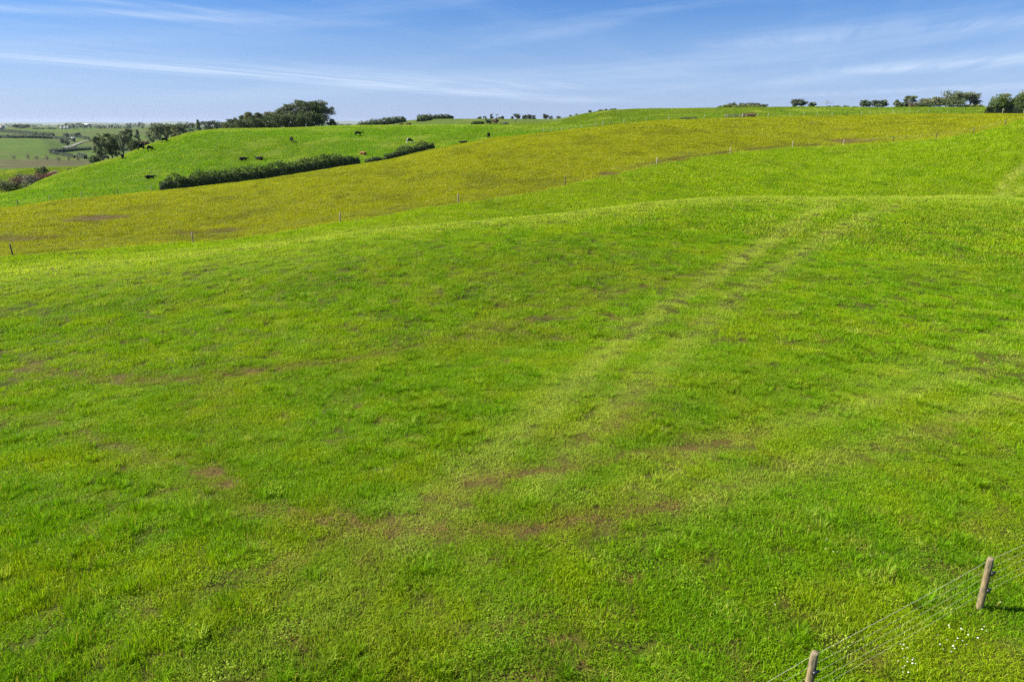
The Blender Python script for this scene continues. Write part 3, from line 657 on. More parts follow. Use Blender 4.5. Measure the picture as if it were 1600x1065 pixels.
def hedge(name, pts, hgt, wid, m, label, leaf=0.35, dens=9.0, group=None, cat="hedge", taper=True, gaps=None, lump=0.3):
    P = np.array([(p[0], p[1]) for p in pts], float); SEED[0] += 1; g = np.random.default_rng(SEED[0])
    seg = np.hypot(*np.diff(P, axis=0).T); cum = np.concatenate([[0], np.cumsum(seg)]); T = cum[-1]
    n = int(T * (wid + 2 * hgt) * dens); s = g.random(n) * T
    cx = np.interp(s, cum, P[:, 0]); cy = np.interp(s, cum, P[:, 1]); e_ = 0.5
    tx = np.interp(s + e_, cum, P[:, 0]) - np.interp(s - e_, cum, P[:, 0]); ty = np.interp(s + e_, cum, P[:, 1]) - np.interp(s - e_, cum, P[:, 1])
    ln = np.hypot(tx, ty) + 1e-9; nx, ny = -ty / ln, tx / ln
    lm = 1 + lump * (fbm(s, s * 0, 2.4, SEED[0] % 40, 2, 0.5) - 0.5) * 2
    if taper: lm = lm * (0.6 + 0.4 * np.minimum(sstep(s, 0, 3), sstep(T - s, 0, 3)))
    th = g.random(n) * math.pi; rr = (0.72 + 0.33 * g.random(n)) * lm
    off = np.cos(th) * np.abs(np.cos(th)) ** -0.35 * wid / 2 * rr; zz = np.sin(th) ** 0.55 * hgt * rr
    x, y = cx + nx * off, cy + ny * off
    gzv = height(cx, cy)
    x0, y0 = P.mean(0); z0 = H(x0, y0)
    C = np.stack([x - x0, y - y0, gzv + zz - z0], -1)
    V, Q, v = leaf_cloud(C, leaf, g)
    # woody core so no light shows straight through
    ss = np.linspace(0, T, max(4, int(T / 1.5))); bx_ = np.interp(ss, cum, P[:, 0]); by_ = np.interp(ss, cum, P[:, 1]); bz = height(bx_, by_)
    o = empty(name, (x0, y0, z0), 0.0, label=label, cat=cat, group=group)
    link("foliage", mesh_np("foliage", V, Q, cols={'v': v}), LM[m], o)
    prof = [(-.36, -.3), (-.36, .35), (-.22, .68), (.22, .68), (.36, .35), (.36, -.3)]
    W = []; 
    for k in range(len(ss)):
        k2 = min(k + 1, len(ss) - 1); k1 = max(k - 1, 0); d = math.hypot(bx_[k2] - bx_[k1], by_[k2] - by_[k1]) + 1e-9
        ux, uy = -(by_[k2] - by_[k1]) / d, (bx_[k2] - bx_[k1]) / d; f = (0.6 if (taper and k in (0, len(ss) - 1)) else 1)
        for a_, b_ in prof: W.append((bx_[k] + ux * a_ * wid - x0, by_[k] + uy * a_ * wid - y0, bz[k] + b_ * hgt * f - z0))
    Q2 = [(k * 6 + j_, k * 6 + j_ + 1, (k + 1) * 6 + j_ + 1, (k + 1) * 6 + j_) for k in range(len(ss) - 1) for j_ in range(5)]
    link("branches", mesh_np("branches", W, Q2), LM['dark'], o)
    return o
def crest_pts(pxs, ring_, dy): 
    out = []
    for px in pxs:
        a = float(ray(px, 250)[0]); r_ = float(rad(ring_, a)) + dy; out.append((r_ * math.sin(a), r_ * math.cos(a)))
    return out
def col_pts(spec): return [at(px, yd)[:2] for px, yd in spec]
hedge("hedge", crest_pts([243,254,266,280,300,330,360,400,440,480,520,545,561], 'E', 3.4), 2.8, 2.6, 'hedge', "long dark hedge between the yellow paddock and the cattle hill", 0.34, 26, lump=0.40)
hedge("hedge", crest_pts([571,580,590,597], 'E', 3.4), 1.8, 2.1, 'hedge', "short piece of hedge just right of the gap by the brown cow", 0.32, 16)
hedge("hedge", crest_pts([601,620,640,660,678], 'E', 3.2), 2.1, 2.2, 'hedge', "tapering hedge tail running up to the yellow crest", 0.32, 26, lump=0.38)
# valley hedges, left distance
def vh(pts, hgt, label, wid=4.0, leaf=1.3, m='far', dens=1.0): hedge("shelter_hedge", [on_ground(px, py, 330, 2500)[:2] for px, py in pts], hgt, wid, m, label, leaf, dens, "hedges in the left valley", "hedge", False, None, 0.2)
vh([(-20,205.5),(15,208),(50,211),(84,212.5)], 5, "far valley hedge running just under the horizon trees")
vh([(-20,215.5),(20,216),(60,216.3),(84,217.3)], 4.5, "valley hedge along the brow of the rounded green hill")
vh([(84,217.3),(100,219.5),(116,221.5)], 4, "valley hedge dropping right from the green hill brow")
vh([(100,213.5),(118,214.8),(140,219)], 4, "valley hedge right of the far hedge, sloping to the pines")
for n_, (px, py, hh) in enumerate([(44,249,3.2),(58,250,2.6),(74,251,3.4),(92,251.5,2.6),(108,252,3.0),(122,252,2.6),(22,249,2.6)]):
    X, Y_, Z_ = on_ground(px, py, 340, 700); tree("bare_tree", px, py - hh * 2.6, 7, 0, 'round', 'grey', "thin leafless tree on the brown gully slope, %s from the left" % ORD[[1, 2, 3, 4, 5, 6, 0][n_]], "leafless trees on the brown slope", "tree", loc=(X, Y_, Z_), leaf=0.4, density=0.15)
vh([(79,239),(100,236.5),(120,234.5),(142,233.5)], 2.2, "upper arm of the V-shaped valley hedge", 2, 0.9, dens=2)
vh([(79,240),(92,242.5),(105,245),(117,247)], 2.0, "lower arm of the V-shaped valley hedge", 2, 0.9, dens=2)
vh([(123,247),(134,248.5)], 2.8, "stub of valley hedge left of the slope pines", 3, 0.9, dens=2)
vh([(165,234),(190,236),(212,235)], 2.6, "dark hedge glimpsed between the slope pine stems", 3, 0.9, dens=2)
# hills beyond the cattle paddock
hedge("tree_belt", col_pts([(560,352),(580,362),(605,380),(632,400)]), 2.7, 4, 'dark', "long belt of dark bushes on the far ridge right of the pines", 0.8, 3.5, lump=0.5, cat="tree belt")
hedge("tree_belt", [on_ground(px, py, 340, 447)[:2] for px, py in [(655,190),(662,188.5),(672,187)]], 2.6, 4, 'dark', "sloping left end of the tree belt on the round green knoll", 0.8, 3.5, lump=0.4, cat="tree belt")
hedge("tree_belt", col_pts([(672,447),(690,449),(709,450)]), 2.5, 4, 'dark', "level tree belt on top of the round green knoll", 0.8, 3.5, lump=0.3, cat="tree belt")
for px, yt, wp, yd, lb in [(628,192,8,330,"small brown bush left of the far knoll"), (638,192,8,335,"small brown bush under the far knoll's belt")]:
    tree("bush", px, yt, wp, yd, 'bush', 'brown', lb, "brown bushes below the far knoll", "bush", leaf=0.6)
hedge("low_hedge", [on_ground(px, py, 285, 400)[:2] for px, py in [(738,194.8),(746,194),(755,193.3)]], 1.3, 2.5, 'hedge', "low hedge leading right to the bushes by the pole", 0.5, 7)
tree("bush", 763, 185.5, 12, 0, 'bush', 'dark', "round dark bush left of the wooden pole", cat="bush", loc=on_ground(763, 193.5, 285, 400), leaf=0.5)
tree("bush", 774.5, 184.5, 10, 0, 'round', 'brown', "brown twiggy bush at the foot of the wooden pole", cat="bush", loc=on_ground(774.5, 194, 285, 400), leaf=0.45)
tree("bush", 788, 190.5, 12, 0, 'bush', 'grey', "pale grass clump right of the wooden pole", cat="bush", loc=on_ground(788, 194, 285, 400), leaf=0.4)
for n_, (px, yt, wp) in enumerate([(750,182.5,7),(758,182,7),(768,178.5,5),(783,181.5,9),(800,182.5,5),(808,177.5,10),(820,179.5,9),(828,179,9),(834,180.5,7),(852,178.5,9),(861,181.5,6),(873,181.5,7),(891,180,7),(900,178,6)]):
    tree("far_tree", px, yt, wp, 520, 'umbrella' if wp > 8 else 'round', 'far', "small hazy tree on the middle skyline, %s from the left" % ORD[n_], "hazy trees on the middle skyline", leaf=1.0)
for n_, (px, yt, wp) in enumerate([(921,173.8,4),(938,171.8,8),(946,170.5,4),(957,169.6,9)]):
    tree("skyline_tree", px, yt, wp, 350, 'round', 'far', "tree top peeping over the rising skyline, %s from the left" % ORD[n_], "tree tops over the rising skyline", "tree", leaf=0.7)
# mound and skyline trees on the right
for n_, (px, yt, wp, yd, k, m, lb) in enumerate([(1124,165.5,12,325,'bush','mound',"low end of the pale thicket on the right skyline"), (1134,163.5,16,322,'bush','mound',"second pale bush of the skyline thicket"), (1148,162.8,20,322,'bush','mound',"middle bush of the pale skyline thicket"),
        (1163,163.3,20,322,'bush','mound',"pale bush right of the thicket's middle"), (1177,164.5,16,322,'bush','mound',"pale bush ending the skyline thicket"),
        (1141,160.6,16,345,'umbrella','far',"dark flat tree top behind the left of the pale thicket"), (1160,160.8,20,345,'umbrella','far',"dark flat tree top behind the middle of the pale thicket"), (1176,160.6,14,345,'umbrella','far',"dark flat tree top behind the right of the pale thicket"), (1189,163,14,340,'umbrella','far',"low flat tree beyond the thicket's right end")]):
    tree("thicket" if m == 'mound' else "far_tree", px, yt, wp, yd, k, m, lb, "pale skyline thicket" if m == 'mound' else "flat trees behind the thicket", "bush" if m == 'mound' else "tree", leaf=0.6)
for px, yt, wp, yd, k, m, lb in [(1237,155,17,318,'wind','far',"taller windswept tree of the skyline pair"), (1248,157.5,16,320,'umbrella','far',"spreading tree between the windswept pair"), (1262,160,14,318,'wind','far',"lower windswept tree leaning right on the skyline"),
        (1291,165,7,330,'bush','far',"tiny dark bush right of the thin mast"), (1304,165,12,330,'bush','dark',"dark bush between the thin mast and the round trees"), (1316,165.3,9,330,'bush','far',"smaller dark bush nearer the round trees"),(1331,166,8,330,'bush','far',"lowest dark bush just left of the round trees"),
        (1345,156.5,16,315,'round','dark',"left of the three round dark skyline trees"), (1362,156.5,19,315,'round','dark',"widest of the three round dark skyline trees"), (1376,156,12,316,'round','dark',"narrowest of the three round dark skyline trees"),
        (1395,156.5,13,314,'slim','pine',"small pointed tree left of the leaning pine"), (1410,150,18,312,'wind','pine',"ragged pine leaning right above the skyline"), (1402,160,14,312,'bush','dark',"dark bush at the foot of the leaning pine"),
        (1424,161,16,305,'bush','brown',"brown leafless bush right of the leaning pine"), (1440,154,26,305,'round','olive',"domed olive tree left of the big spreading tree"), (1438,160,22,300,'bush','dark',"dark bush under the domed olive tree"),(1459,151.5,24,306,'round','olive',"olive tree joined to the left of the big spreading tree"),
        (1472,151,20,308,'round','pine',"grey tree in the notch left of the big spreading tree"), (1489,140.5,36,304,'umbrella','pine',"biggest spreading dark tree on the right skyline"), (1484,154,32,300,'bush','dark',"dark base thicket under the biggest spreading tree"),
        (1509,144.5,22,306,'umbrella','pine',"open airy tree right of the biggest spreading tree"), (1517,156,12,304,'wind','far',"thin ragged tree at the right end of the skyline group"),
        (1508,163.5,14,298,'bush','mound',"low green bush right of the dark thicket"), (1524,164,14,298,'bush','mound',"low green bush nearest the right hand hedge"),
        (1559,146.5,26,262,'round','olive',"domed tree top behind the big right hand hedge"), (1598,134.5,34,266,'round','olive',"tree at the picture's right edge, cut off above the hedge")]:
    tree("skyline_tree" if k != 'bush' else "bush", px, yt, wp, yd, k, m, lb, None, "tree" if k != 'bush' else "bush")
# big clipped hedge at the right edge: two bulging runs
hedge("tall_hedge", col_pts([(1542,241),(1552,242),(1562,242),(1574,243)]), 5.7, 5.4, 'hedge', "bulky left half of the tall hedge at the right edge", 0.5, 13, lump=0.16, cat="hedge")
hedge("tall_hedge", col_pts([(1570,241),(1585,241),(1605,241),(1640,242)]), 6.3, 5.5, 'hedge', "taller right half of the big hedge at the right edge", 0.5, 13, lump=0.16, cat="hedge")
tree("bush", 1076, 182.5, 21, 0, 'bush', 'dark', "low dark bush alone on the upper right slope", cat="bush", loc=on_ground(1076, 187, 210, 290), leaf=0.35)
tree("bush", 1170, 176.5, 20, 0, 'umbrella', 'brown', "flat brown bush by the small stock pen", cat="bush", loc=on_ground(1170, 182.5, 222, 290), leaf=0.35)
# left distance trees
for px, yt, wp, yd, k, lb in [(26,194,14,1500,'umbrella',"left half of the big dark tree clump on the left horizon"), (39,194.3,16,1500,'umbrella',"right half of the big dark tree clump on the left horizon"), (82,198.8,13,1500,'round',"small dark clump on the horizon by the white sheds"),(57,199.3,12,1500,'round',"faint low clump right of the big horizon clump"),(67,199.8,6,1500,'round',"little round tree left of the horizon sheds"),
        (120,207,8,1000,'round',"twin-headed tree in the far field"), (103,208,4,950,'round',"lone small tree above the sloping valley hedge"), (94,216.5,9,700,'round',"greyish tree on the right flank of the green hill"), (101,219.5,7,660,'round',"dark tree just below the greyish one on the hill flank")]:
    tree("far_tree", px, yt, wp, yd, k, 'far', lb, None, leaf=1.6 if yd > 800 else 1.0)
# distant shelterbelts: one mass nobody could count
g = np.random.default_rng(5); CC = []; 
for k in range(110):
    rr = 1700 * (5.5 ** g.random()); a = math.radians(-44 + 52 * g.random()); L_ = 30 + 160 * g.random() * rr / 3000; n = int(L_ / 2.2); hh = 6 + 8 * g.random()
    da = g.normal() * 0.6; s = g.random(n) * L_; x = rr * math.sin(a) + s * math.cos(a + da); y = rr * math.cos(a) + s * math.sin(a + da)
    CC.append(np.stack([x, y, height(x, y, False) + g.random(n) * hh], -1))
CC = np.concatenate(CC); V, Q, v = leaf_cloud(CC, 6.5, g)
tag(link("distant_shelterbelts", mesh_np("distant_shelterbelts", V, Q, cols={'v': v}), LM['far']), "hazy lines of trees scattered over the far plain", kind="stuff")

# ------------------------------------------------------------------ buildings far off on the left
M_WALL = mat("pale_wall", (0.62, 0.60, 0.55), 0.8); M_ROOF = mat("grey_roof", (0.42, 0.42, 0.42), 0.6); M_ROOFR = mat("red_roof", (0.35, 0.13, 0.09), 0.7); M_WROOF = mat("white_roof", (0.75, 0.76, 0.76), 0.5); M_DARK = mat("dark_opening", (0.03, 0.03, 0.035), 0.4)
def boxm(x0, x1, y0, y1, z0, z1):
    return [(x0,y0,z0),(x1,y0,z0),(x1,y1,z0),(x0,y1,z0),(x0,y0,z1),(x1,y0,z1),(x1,y1,z1),(x0,y1,z1)], [(0,3,2,1),(4,5,6,7),(0,1,5,4),(1,2,6,5),(2,3,7,6),(3,0,4,7)]
def part_box(name, b, m, par): V, Q = boxm(*b); return link(name, mesh_np(name, V, Q), m, par)
def farm(px, py, yd, wpx, hgt, roofm, label, name="farm_shed"):
    x, y, z = at(px, yd); wd = wpx / F * yd; d = wd * 0.45
    o = empty(name, (x, y, z), -math.atan2(x, y) * 0.5, label=label, cat="building", group="far farm buildings")
    part_box("wall", (-wd/2, wd/2, -d/2, d/2, -1.5, hgt), M_WALL, o)
    rv = [(-wd/2-.4,-d/2-.4,hgt),(wd/2+.4,-d/2-.4,hgt),(wd/2+.4,d/2+.4,hgt),(-wd/2-.4,d/2+.4,hgt),(-wd/2-.4,0,hgt+d*.3),(wd/2+.4,0,hgt+d*.3)]
    rv = [(a, b, c + 0.02) for a, b, c in rv]
    link("roof", mesh_np("roof", rv, [(0,1,5,4),(2,3,4,5),(3,2,1,0)], [(0,4,3),(1,2,5)]), roofm, o)
    part_box("door", (-wd*.12, wd*.12, -d/2-.08, -d/2-.003, -0.5, hgt*.75), M_DARK, o)
    for s in (-1, 1): part_box("window", (s*wd*.33-wd*.05, s*wd*.33+wd*.05, -d/2-.06, -d/2-.004, hgt*.4, hgt*.75), M_DARK, o)
for a in [(96,0,1480,3.2,4,M_WROOF,"leftmost of the three tiny white sheds on the left horizon"),(101.5,0,1480,3,4,M_WROOF,"middle one of the three tiny white sheds on the horizon"),(106.5,0,1490,2.4,5,M_WROOF,"rightmost of the three tiny white sheds on the horizon"),
          (3,0,1480,7,5,M_ROOFR,"red-roofed building at the far left horizon"),(138,0,2300,9,8,M_WROOF,"long white building far out above the slope pines")]: farm(*a)
x, y, z = on_ground(115, 217.5, 500, 1200)
o = empty("farmhouse", (x, y, z), 0.4, label="tiny white-roofed farmhouse beside the pale track", cat="building"); o.scale = (0.55, 0.55, 0.6)
part_box("wall", (-4, 4, -2.5, 2.5, -1, 2.4), M_WALL, o); link("roof", mesh_np("roof", [(-4.4,-2.9,2.42),(4.4,-2.9,2.42),(4.4,2.9,2.42),(-4.4,2.9,2.42),(-4.4,0,4),(4.4,0,4)], [(0,1,5,4),(2,3,4,5),(3,2,1,0)], [(0,4,3),(1,2,5)]), M_WROOF, o)
part_box("door", (-.5, .5, -2.58, -2.503, -.2, 1.9), M_DARK, o)
# pale farm track as a sheet on the ground
tp_ = [on_ground(px, py, 420, 1400)[:2] for px, py in [(150,217.5),(138,220),(128,222.5),(119,226),(112,229),(100,231)]]
P = np.array(tp_); V = []; 
for k in range(len(P)):
    d = P[min(k+1, len(P)-1)] - P[max(k-1, 0)]; d = d / np.linalg.norm(d); nrm = np.array([-d[1], d[0]])
    for s in (-1, 0, 1):
        q = P[k] + nrm * s * 1.5; V.append((q[0], q[1], H(*q) + 0.5))
Q = [(k*3+j, k*3+j+1, (k+1)*3+j+1, (k+1)*3+j) for k in range(len(P)-1) for j in range(2)]
M_TRACK = mat("track", (0.17, 0.16, 0.11), 0.9)
tag(link("track", mesh_np("track", V, Q), M_TRACK), "pale farm track in the left valley", kind="structure")

# ------------------------------------------------------------------ fences, posts, poles
def wood_nodes(t, p):
    tcx = t.n('ShaderNodeTexCoord').outputs['Object']; mp = t.n('ShaderNodeMapping'); mp.inputs['Scale'].default_value = (9, 9, 1.2); t.l(tcx, mp.inputs[0])
    n = t.noise(mp.outputs[0], 4, 6, 0.7); b = t.noise(tcx, 2.2, 3)
    c = t.mix(t.mr(n, 0.3, 0.7), (0.085, 0.062, 0.035, 1), (0.36, 0.265, 0.125, 1))
    c = t.mix(t.mr(b, 0.42, 0.62), c, t.mix(1.0, c, (0.75, 0.85, 0.95, 1), 'MULTIPLY'))
    t.l(c, p.inputs['Base Color']); bp = t.n('ShaderNodeBump'); bp.inputs['Strength'].default_value = 0.7; bp.inputs['Distance'].default_value = 0.01
    t.l(n, bp.inputs['Height']); t.l(bp.outputs[0], p.inputs['Normal'])
M_WOOD = mat("post_wood", (0.3, 0.2, 0.1), 0.85, wood_nodes); M_PLAST = mat("black_plastic", (0.02, 0.02, 0.022), 0.35)
M_WIRE = mat("galvanised_wire", (0.55, 0.52, 0.36), 0.6, metal=0.0); M_GREYW = mat("grey_post", (0.26, 0.22, 0.16), 0.9); M_DARKW = mat("dark_post", (0.07, 0.055, 0.04), 0.9); M_PALEW = mat("pale_post", (0.34, 0.31, 0.22), 0.85)
def post_mesh(h, r_, seed, sides=14, slant=0.25):
    g = np.random.default_rng(seed); V = []; Q = []
    lv = [(-0.4, 1.04), (0.0, 1.03), (h * .35, 1.0), (h * .7, .97), (h - r_ * .35, .93), (h, .80)]
    for z, k in lv:
        for s in range(sides):
            a = 2 * math.pi * s / sides; rr = r_ * k * (1 + 0.05 * math.sin(3 * a + seed) + 0.03 * g.normal())
            zz = z + (slant * math.cos(a) * rr if z > h * .8 else 0); V.append((rr * math.cos(a), rr * math.sin(a), zz))
    for k in range(len(lv) - 1):
        for s in range(sides):
            s2 = (s + 1) % sides; Q.append((k * sides + s, k * sides + s2, (k + 1) * sides + s2, (k + 1) * sides + s))
    V.append((0, 0, h + .004)); T = [((len(lv) - 1) * sides + s, (len(lv) - 1) * sides + (s + 1) % sides, len(V) - 1) for s in range(sides)]
    return mesh_np("post", V, Q, T)
P1 = np.array([8.46, 10.5]); P2 = np.array([4.28, 8.05]); stp = P1 - P2
line = [P2 - stp, P2, P1, P1 + stp]
fence = empty("wire_fence", (P2[0], P2[1], H(*P2)), 0, label="wooden-post wire fence cutting across the bottom right corner", cat="fence")
o0 = Vector(fence.location); tops = []
for k, p in enumerate(line):
    z = H(*p); po = link("post", post_mesh(1.07, 0.058, k + 3), M_WOOD, fence); po.location = Vector((p[0], p[1], z)) - o0
    po.rotation_euler = ((0.02, -0.03, 0) if k == 2 else (-0.02, 0.03, 0)); tops.append((p[0], p[1], z))
    dn = np.array([stp[1], -stp[0]]) / np.linalg.norm(stp)
    for hz in (0.78, 0.42):
        V, Q = boxm(-.022, .022, -.035, .035, -.03, .03); V2, Q2 = boxm(-.015, .015, .03, .09, -.015, .015)
        ins = link("insulator", mesh_np("insulator", V + V2, Q + [tuple(a + 8 for a in q) for q in Q2]), M_PLAST, fence)
        ins.location = Vector((p[0] + dn[0] * 0.072, p[1] + dn[1] * 0.072, z + hz)) - o0; ins.rotation_euler = (0, 0, math.atan2(dn[1], dn[0]))
dn3 = Vector((-dn[0], -dn[1], 0))
for hz in (0.92, 0.74, 0.56, 0.38, 0.22):
    pts = []
    for (a, b) in zip(tops[:-1], tops[1:]):
        for q in np.linspace(0, 1, 9)[:-1]:
            v = Vector(a).lerp(Vector(b), q) + dn3 * 0.075; pts.append(v + Vector((0, 0, hz - 0.05 * 4 * q * (1 - q) * 0.5)) - o0)
    pts.append(Vector(tops[-1]) + dn3 * 0.075 + Vector((0, 0, hz)) - o0)
    V, Q = tube([(pts, [0.0024 if hz > .9 else 0.0013] * len(pts))], 5); link("wire", mesh_np("wire", V, Q, smooth=True), M_WIRE, fence)

def far_fence(posts, heights, label, mats, rpost=0.06, wires=(0.95, 0.6, 0.3), wr=0.006, name="wire_fence"):
    x0, y0, z0 = posts[0]; f = empty(name, (x0, y0, z0), 0, label=label, cat="fence"); O = Vector((x0, y0, z0))
    for k, (p, h) in enumerate(zip(posts, heights)):
        V, Q = tube([([(0, 0, -.3), (0, 0, h * .5), (0, 0, h), (0, 0, h + .01)], [rpost, rpost * .96, rpost * .9, 0.005])], 8)
        o = link("post", mesh_np("post", V, Q), mats[k % len(mats)] if not isinstance(mats, dict) else mats.get(k, M_GREYW), f); o.location = Vector(p) - O
        o.rotation_euler = (random.uniform(-.04, .04), random.uniform(-.05, .05), 0)
    for hz in wires:
        pts = []
        for a, b in zip(posts[:-1], posts[1:]):
            n = max(2, int(math.dist(a[:2], b[:2]) / 4))
            for k in range(n):
                q = k / n; x = a[0] + (b[0] - a[0]) * q; y = a[1] + (b[1] - a[1]) * q
                zl = a[2] + (b[2] - a[2]) * q; pts.append(Vector((x, y, max(zl, H(x, y)) + hz)) - O)
        pts.append(Vector(posts[-1]) + Vector((0, 0, hz)) - O)
        V, Q = tube([(pts, [wr] * len(pts))], 4); link("wire", mesh_np("wire", V, Q), M_WIRE, f)
    return f
def ring_post(px, dr=0.0, ring_='D'):
    a = float(ray(px, 250)[0]); 
    for _ in range(3):
        r_ = float(rad(ring_, a)) + dr; x, y = r_ * math.sin(a), r_ * math.cos(a); z = H(x, y); 
        # column px at this height
        Y = y; dep = Y * math.cos(PITCH) + (CAMZ - z) * math.sin(PITCH); a = math.atan2((px - CX) / F * dep, Y)
    return x, y, z
pxs = [-60, 20, 160, 302, 420, 532, 625, 716, 800, 883, 955, 1026, 1085, 1141, 1190, 1238, 1280, 1318, 1357, 1395, 1430, 1462, 1492, 1521, 1546, 1570, 1592, 1640]
seen = {20: M_DARKW, 302: M_GREYW, 532: M_GREYW, 716: M_GREYW, 883: M_DARKW, 1026: M_PALEW, 1141: M_PALEW, 1238: M_PALEW, 1318: M_PALEW, 1395: M_DARKW, 1462: M_DARKW, 1521: M_DARKW, 1570: M_DARKW}
pp = [p for p in pxs if p in seen or p in (-60, 1640)]
far_fence([ring_post(p) for p in pp], [1.25 if p < 1000 else 1.1 for p in pp], "long post and wire fence dividing the yellow paddock from the bright green one", {k: seen.get(p, M_GREYW) for k, p in enumerate(pp)}, 0.075, (0.95, 0.6), 0.005)
far_fence([ring_post(p, 1.0, 'E') for p in (-50, 29, 79, 128, 185, 238)], [1.1] * 6, "faint fence along the lower left edge of the cattle hill", [M_GREYW, M_DARKW, M_GREYW], 0.06, (0.9, 0.5), 0.005)
up = [849, 862, 878, 890, 909, 931, 942, 954, 975, 1010, 1045, 1080, 1100, 1133]
far_fence([ring_post(p, 1.2 if p > 925 else (940 - p) * 0.35, 'E') for p in up], [1.2] * len(up), "pale-post fence climbing behind the yellow crest in the middle", [M_PALEW, M_GREYW, M_PALEW, M_DARKW], 0.075, (0.9, 0.5), 0.005)
up = [1184, 1200, 1234, 1256, 1277, 1300, 1323, 1346, 1359, 1395, 1420, 1433, 1450, 1480, 1504, 1534, 1566, 1599, 1640]
far_fence([ring_post(p, 1.5, 'E') for p in up], [1.15 if p < 1550 else 1.7 for p in up], "skyline-side fence from the stock pen to the tall right hedge", {k: (M_PALEW if p in (1200, 1300, 1346, 1395, 1566, 1599) else M_DARKW if p in (1323, 1534, 1504) else M_GREYW) for k, p in enumerate(up)}, 0.08, (0.9, 0.5), 0.005)
# small stock pen
pen = [ring_post(p, d, 'E') for p, d in ((1133, 2), (1149, 2), (1160, 3), (1163, 8), (1151, 9), (1136, 8))]
f = empty("stock_pen", pen[0], 0, label="small railed stock pen beside the flat brown bush", cat="stock pen"); O = Vector(pen[0])
for k, p in enumerate(pen):
    V, Q = tube([([(0, 0, -.3), (0, 0, 1.4), (0, 0, 1.41)], [.11, .10, .01])], 8); o = link("post", mesh_np("post", V, Q), (M_DARKW, M_DARKW, M_PALEW)[k % 3], f); o.location = Vector(p) - O
for a, b in zip(pen, pen[1:] + pen[:1]):
    for hz in (0.45, 0.8, 1.15):
        V, Q = tube([([Vector(a) - O + Vector((0, 0, hz)), Vector(b) - O + Vector((0, 0, hz))], [.045, .045])], 5); link("rail", mesh_np("rail", V, Q), M_GREYW, f)
def pole(px, ytop, loc, r_, m, label, arms, name="power_pole"):
    x, y, z = loc; h = topz(px, ytop, x, y) - z; o = empty(name, (x, y, z), 0, label=label, cat="pole")
    V, Q = tube([([(0, 0, -.5), (0, 0, h * .5), (0, 0, h), (0, 0, h + .01)], [r_, r_ * .85, r_ * .7, .01])], 8); link("shaft", mesh_np("shaft", V, Q), m, o)
    for zf, L_ in arms:
        a = link("crossarm", mesh_np("crossarm", *boxm(-L_/2, L_/2, -.07, .07, h*zf-.07, h*zf+.07)), m, o)
        for s in (-.9, -.4, .4, .9):
            V, Q = tube([([(s*L_/2, 0, h*zf+.07), (s*L_/2, 0, h*zf+.2), (s*L_/2, 0, h*zf+.3)], [.05, .07, .02])], 6); link("insulator", mesh_np("insulator", V, Q), M_PALEW, a)
    return o
pole(776.5, 178, on_ground(776.5, 194, 285, 400), .17, M_DARKW, "dark wooden pole rising above the brown twiggy bush", [(.93, 1.6)])
pole(1287, 158.5, at(1287, 320), .09, M_PALEW, "thin pale mast with crossarms on the right skyline", [(.97, 2.2), (.70, 5.0)], "mast")
pole(131, 237.5, on_ground(131, 249, 300, 600), .16, M_PALEW, "pale pole standing left of the slope pines", [(.97, 2.0)])
pole(805.5, 186.5, on_ground(805.5, 191.5, 290, 430), .14, M_DARKW, "short dark pole in the field right of the wooden pole", [(.9, 1.4)])

# ------------------------------------------------------------------ cattle
def coat(name, base, patches=None):
    def f(t, p):
        oc = t.n('ShaderNodeTexCoord').outputs['Object']; n = t.noise(oc, 9, 4)
        c = t.mix(n, tuple(v * .7 for v in base) + (1,), tuple(v * 1.3 for v in base) + (1,))
        if patches:
            m = t.mr(t.noise(oc, 1.5, 1, 0.4), 0.55, 0.58); s = t.n('ShaderNodeSeparateXYZ'); t.l(oc, s.inputs[0])
            low = t.mr(s.outputs[2], 0.62, 0.52); m = t.m('MAXIMUM', m, low)
            c = t.mix(m, c, (0.75, 0.73, 0.68, 1))
        t.l(c, p.inputs['Base Color'])
    return mat(name, base, 0.75, f, spec=0.12)
COAT = dict(black=coat("black_coat", (0.010, 0.009, 0.009)), pied=coat("pied_coat", (0.010, 0.009, 0.009), True), brown=coat("brown_coat", (0.22, 0.10, 0.045)))
M_UDDER = mat("udder", (0.45, 0.28, 0.22), 0.6); M_HORNY = mat("hoof", (0.05, 0.045, 0.04), 0.5)
def skin_mesh(name, verts, edges, radii):
    me = bpy.data.meshes.new(name); me.from_pydata(verts, edges, []); ob = bpy.data.objects.new(name, me); COL.objects.link(ob)
    sk = ob.modifiers.new("s", 'SKIN'); sk.use_smooth_shade = True
    for i_, (v, r_) in enumerate(zip(me.skin_vertices[0].data, radii)):
        v.radius = r_ if isinstance(r_, tuple) else (r_, r_); v.use_root = (i_ == 0)
    sb = ob.modifiers.new("b", 'SUBSURF'); sb.levels = 1; sb.render_levels = 1
    dg = bpy.context.evaluated_depsgraph_get(); out = bpy.data.meshes.new_from_object(ob.evaluated_get(dg)); out.name = name
    bpy.data.objects.remove(ob); return out
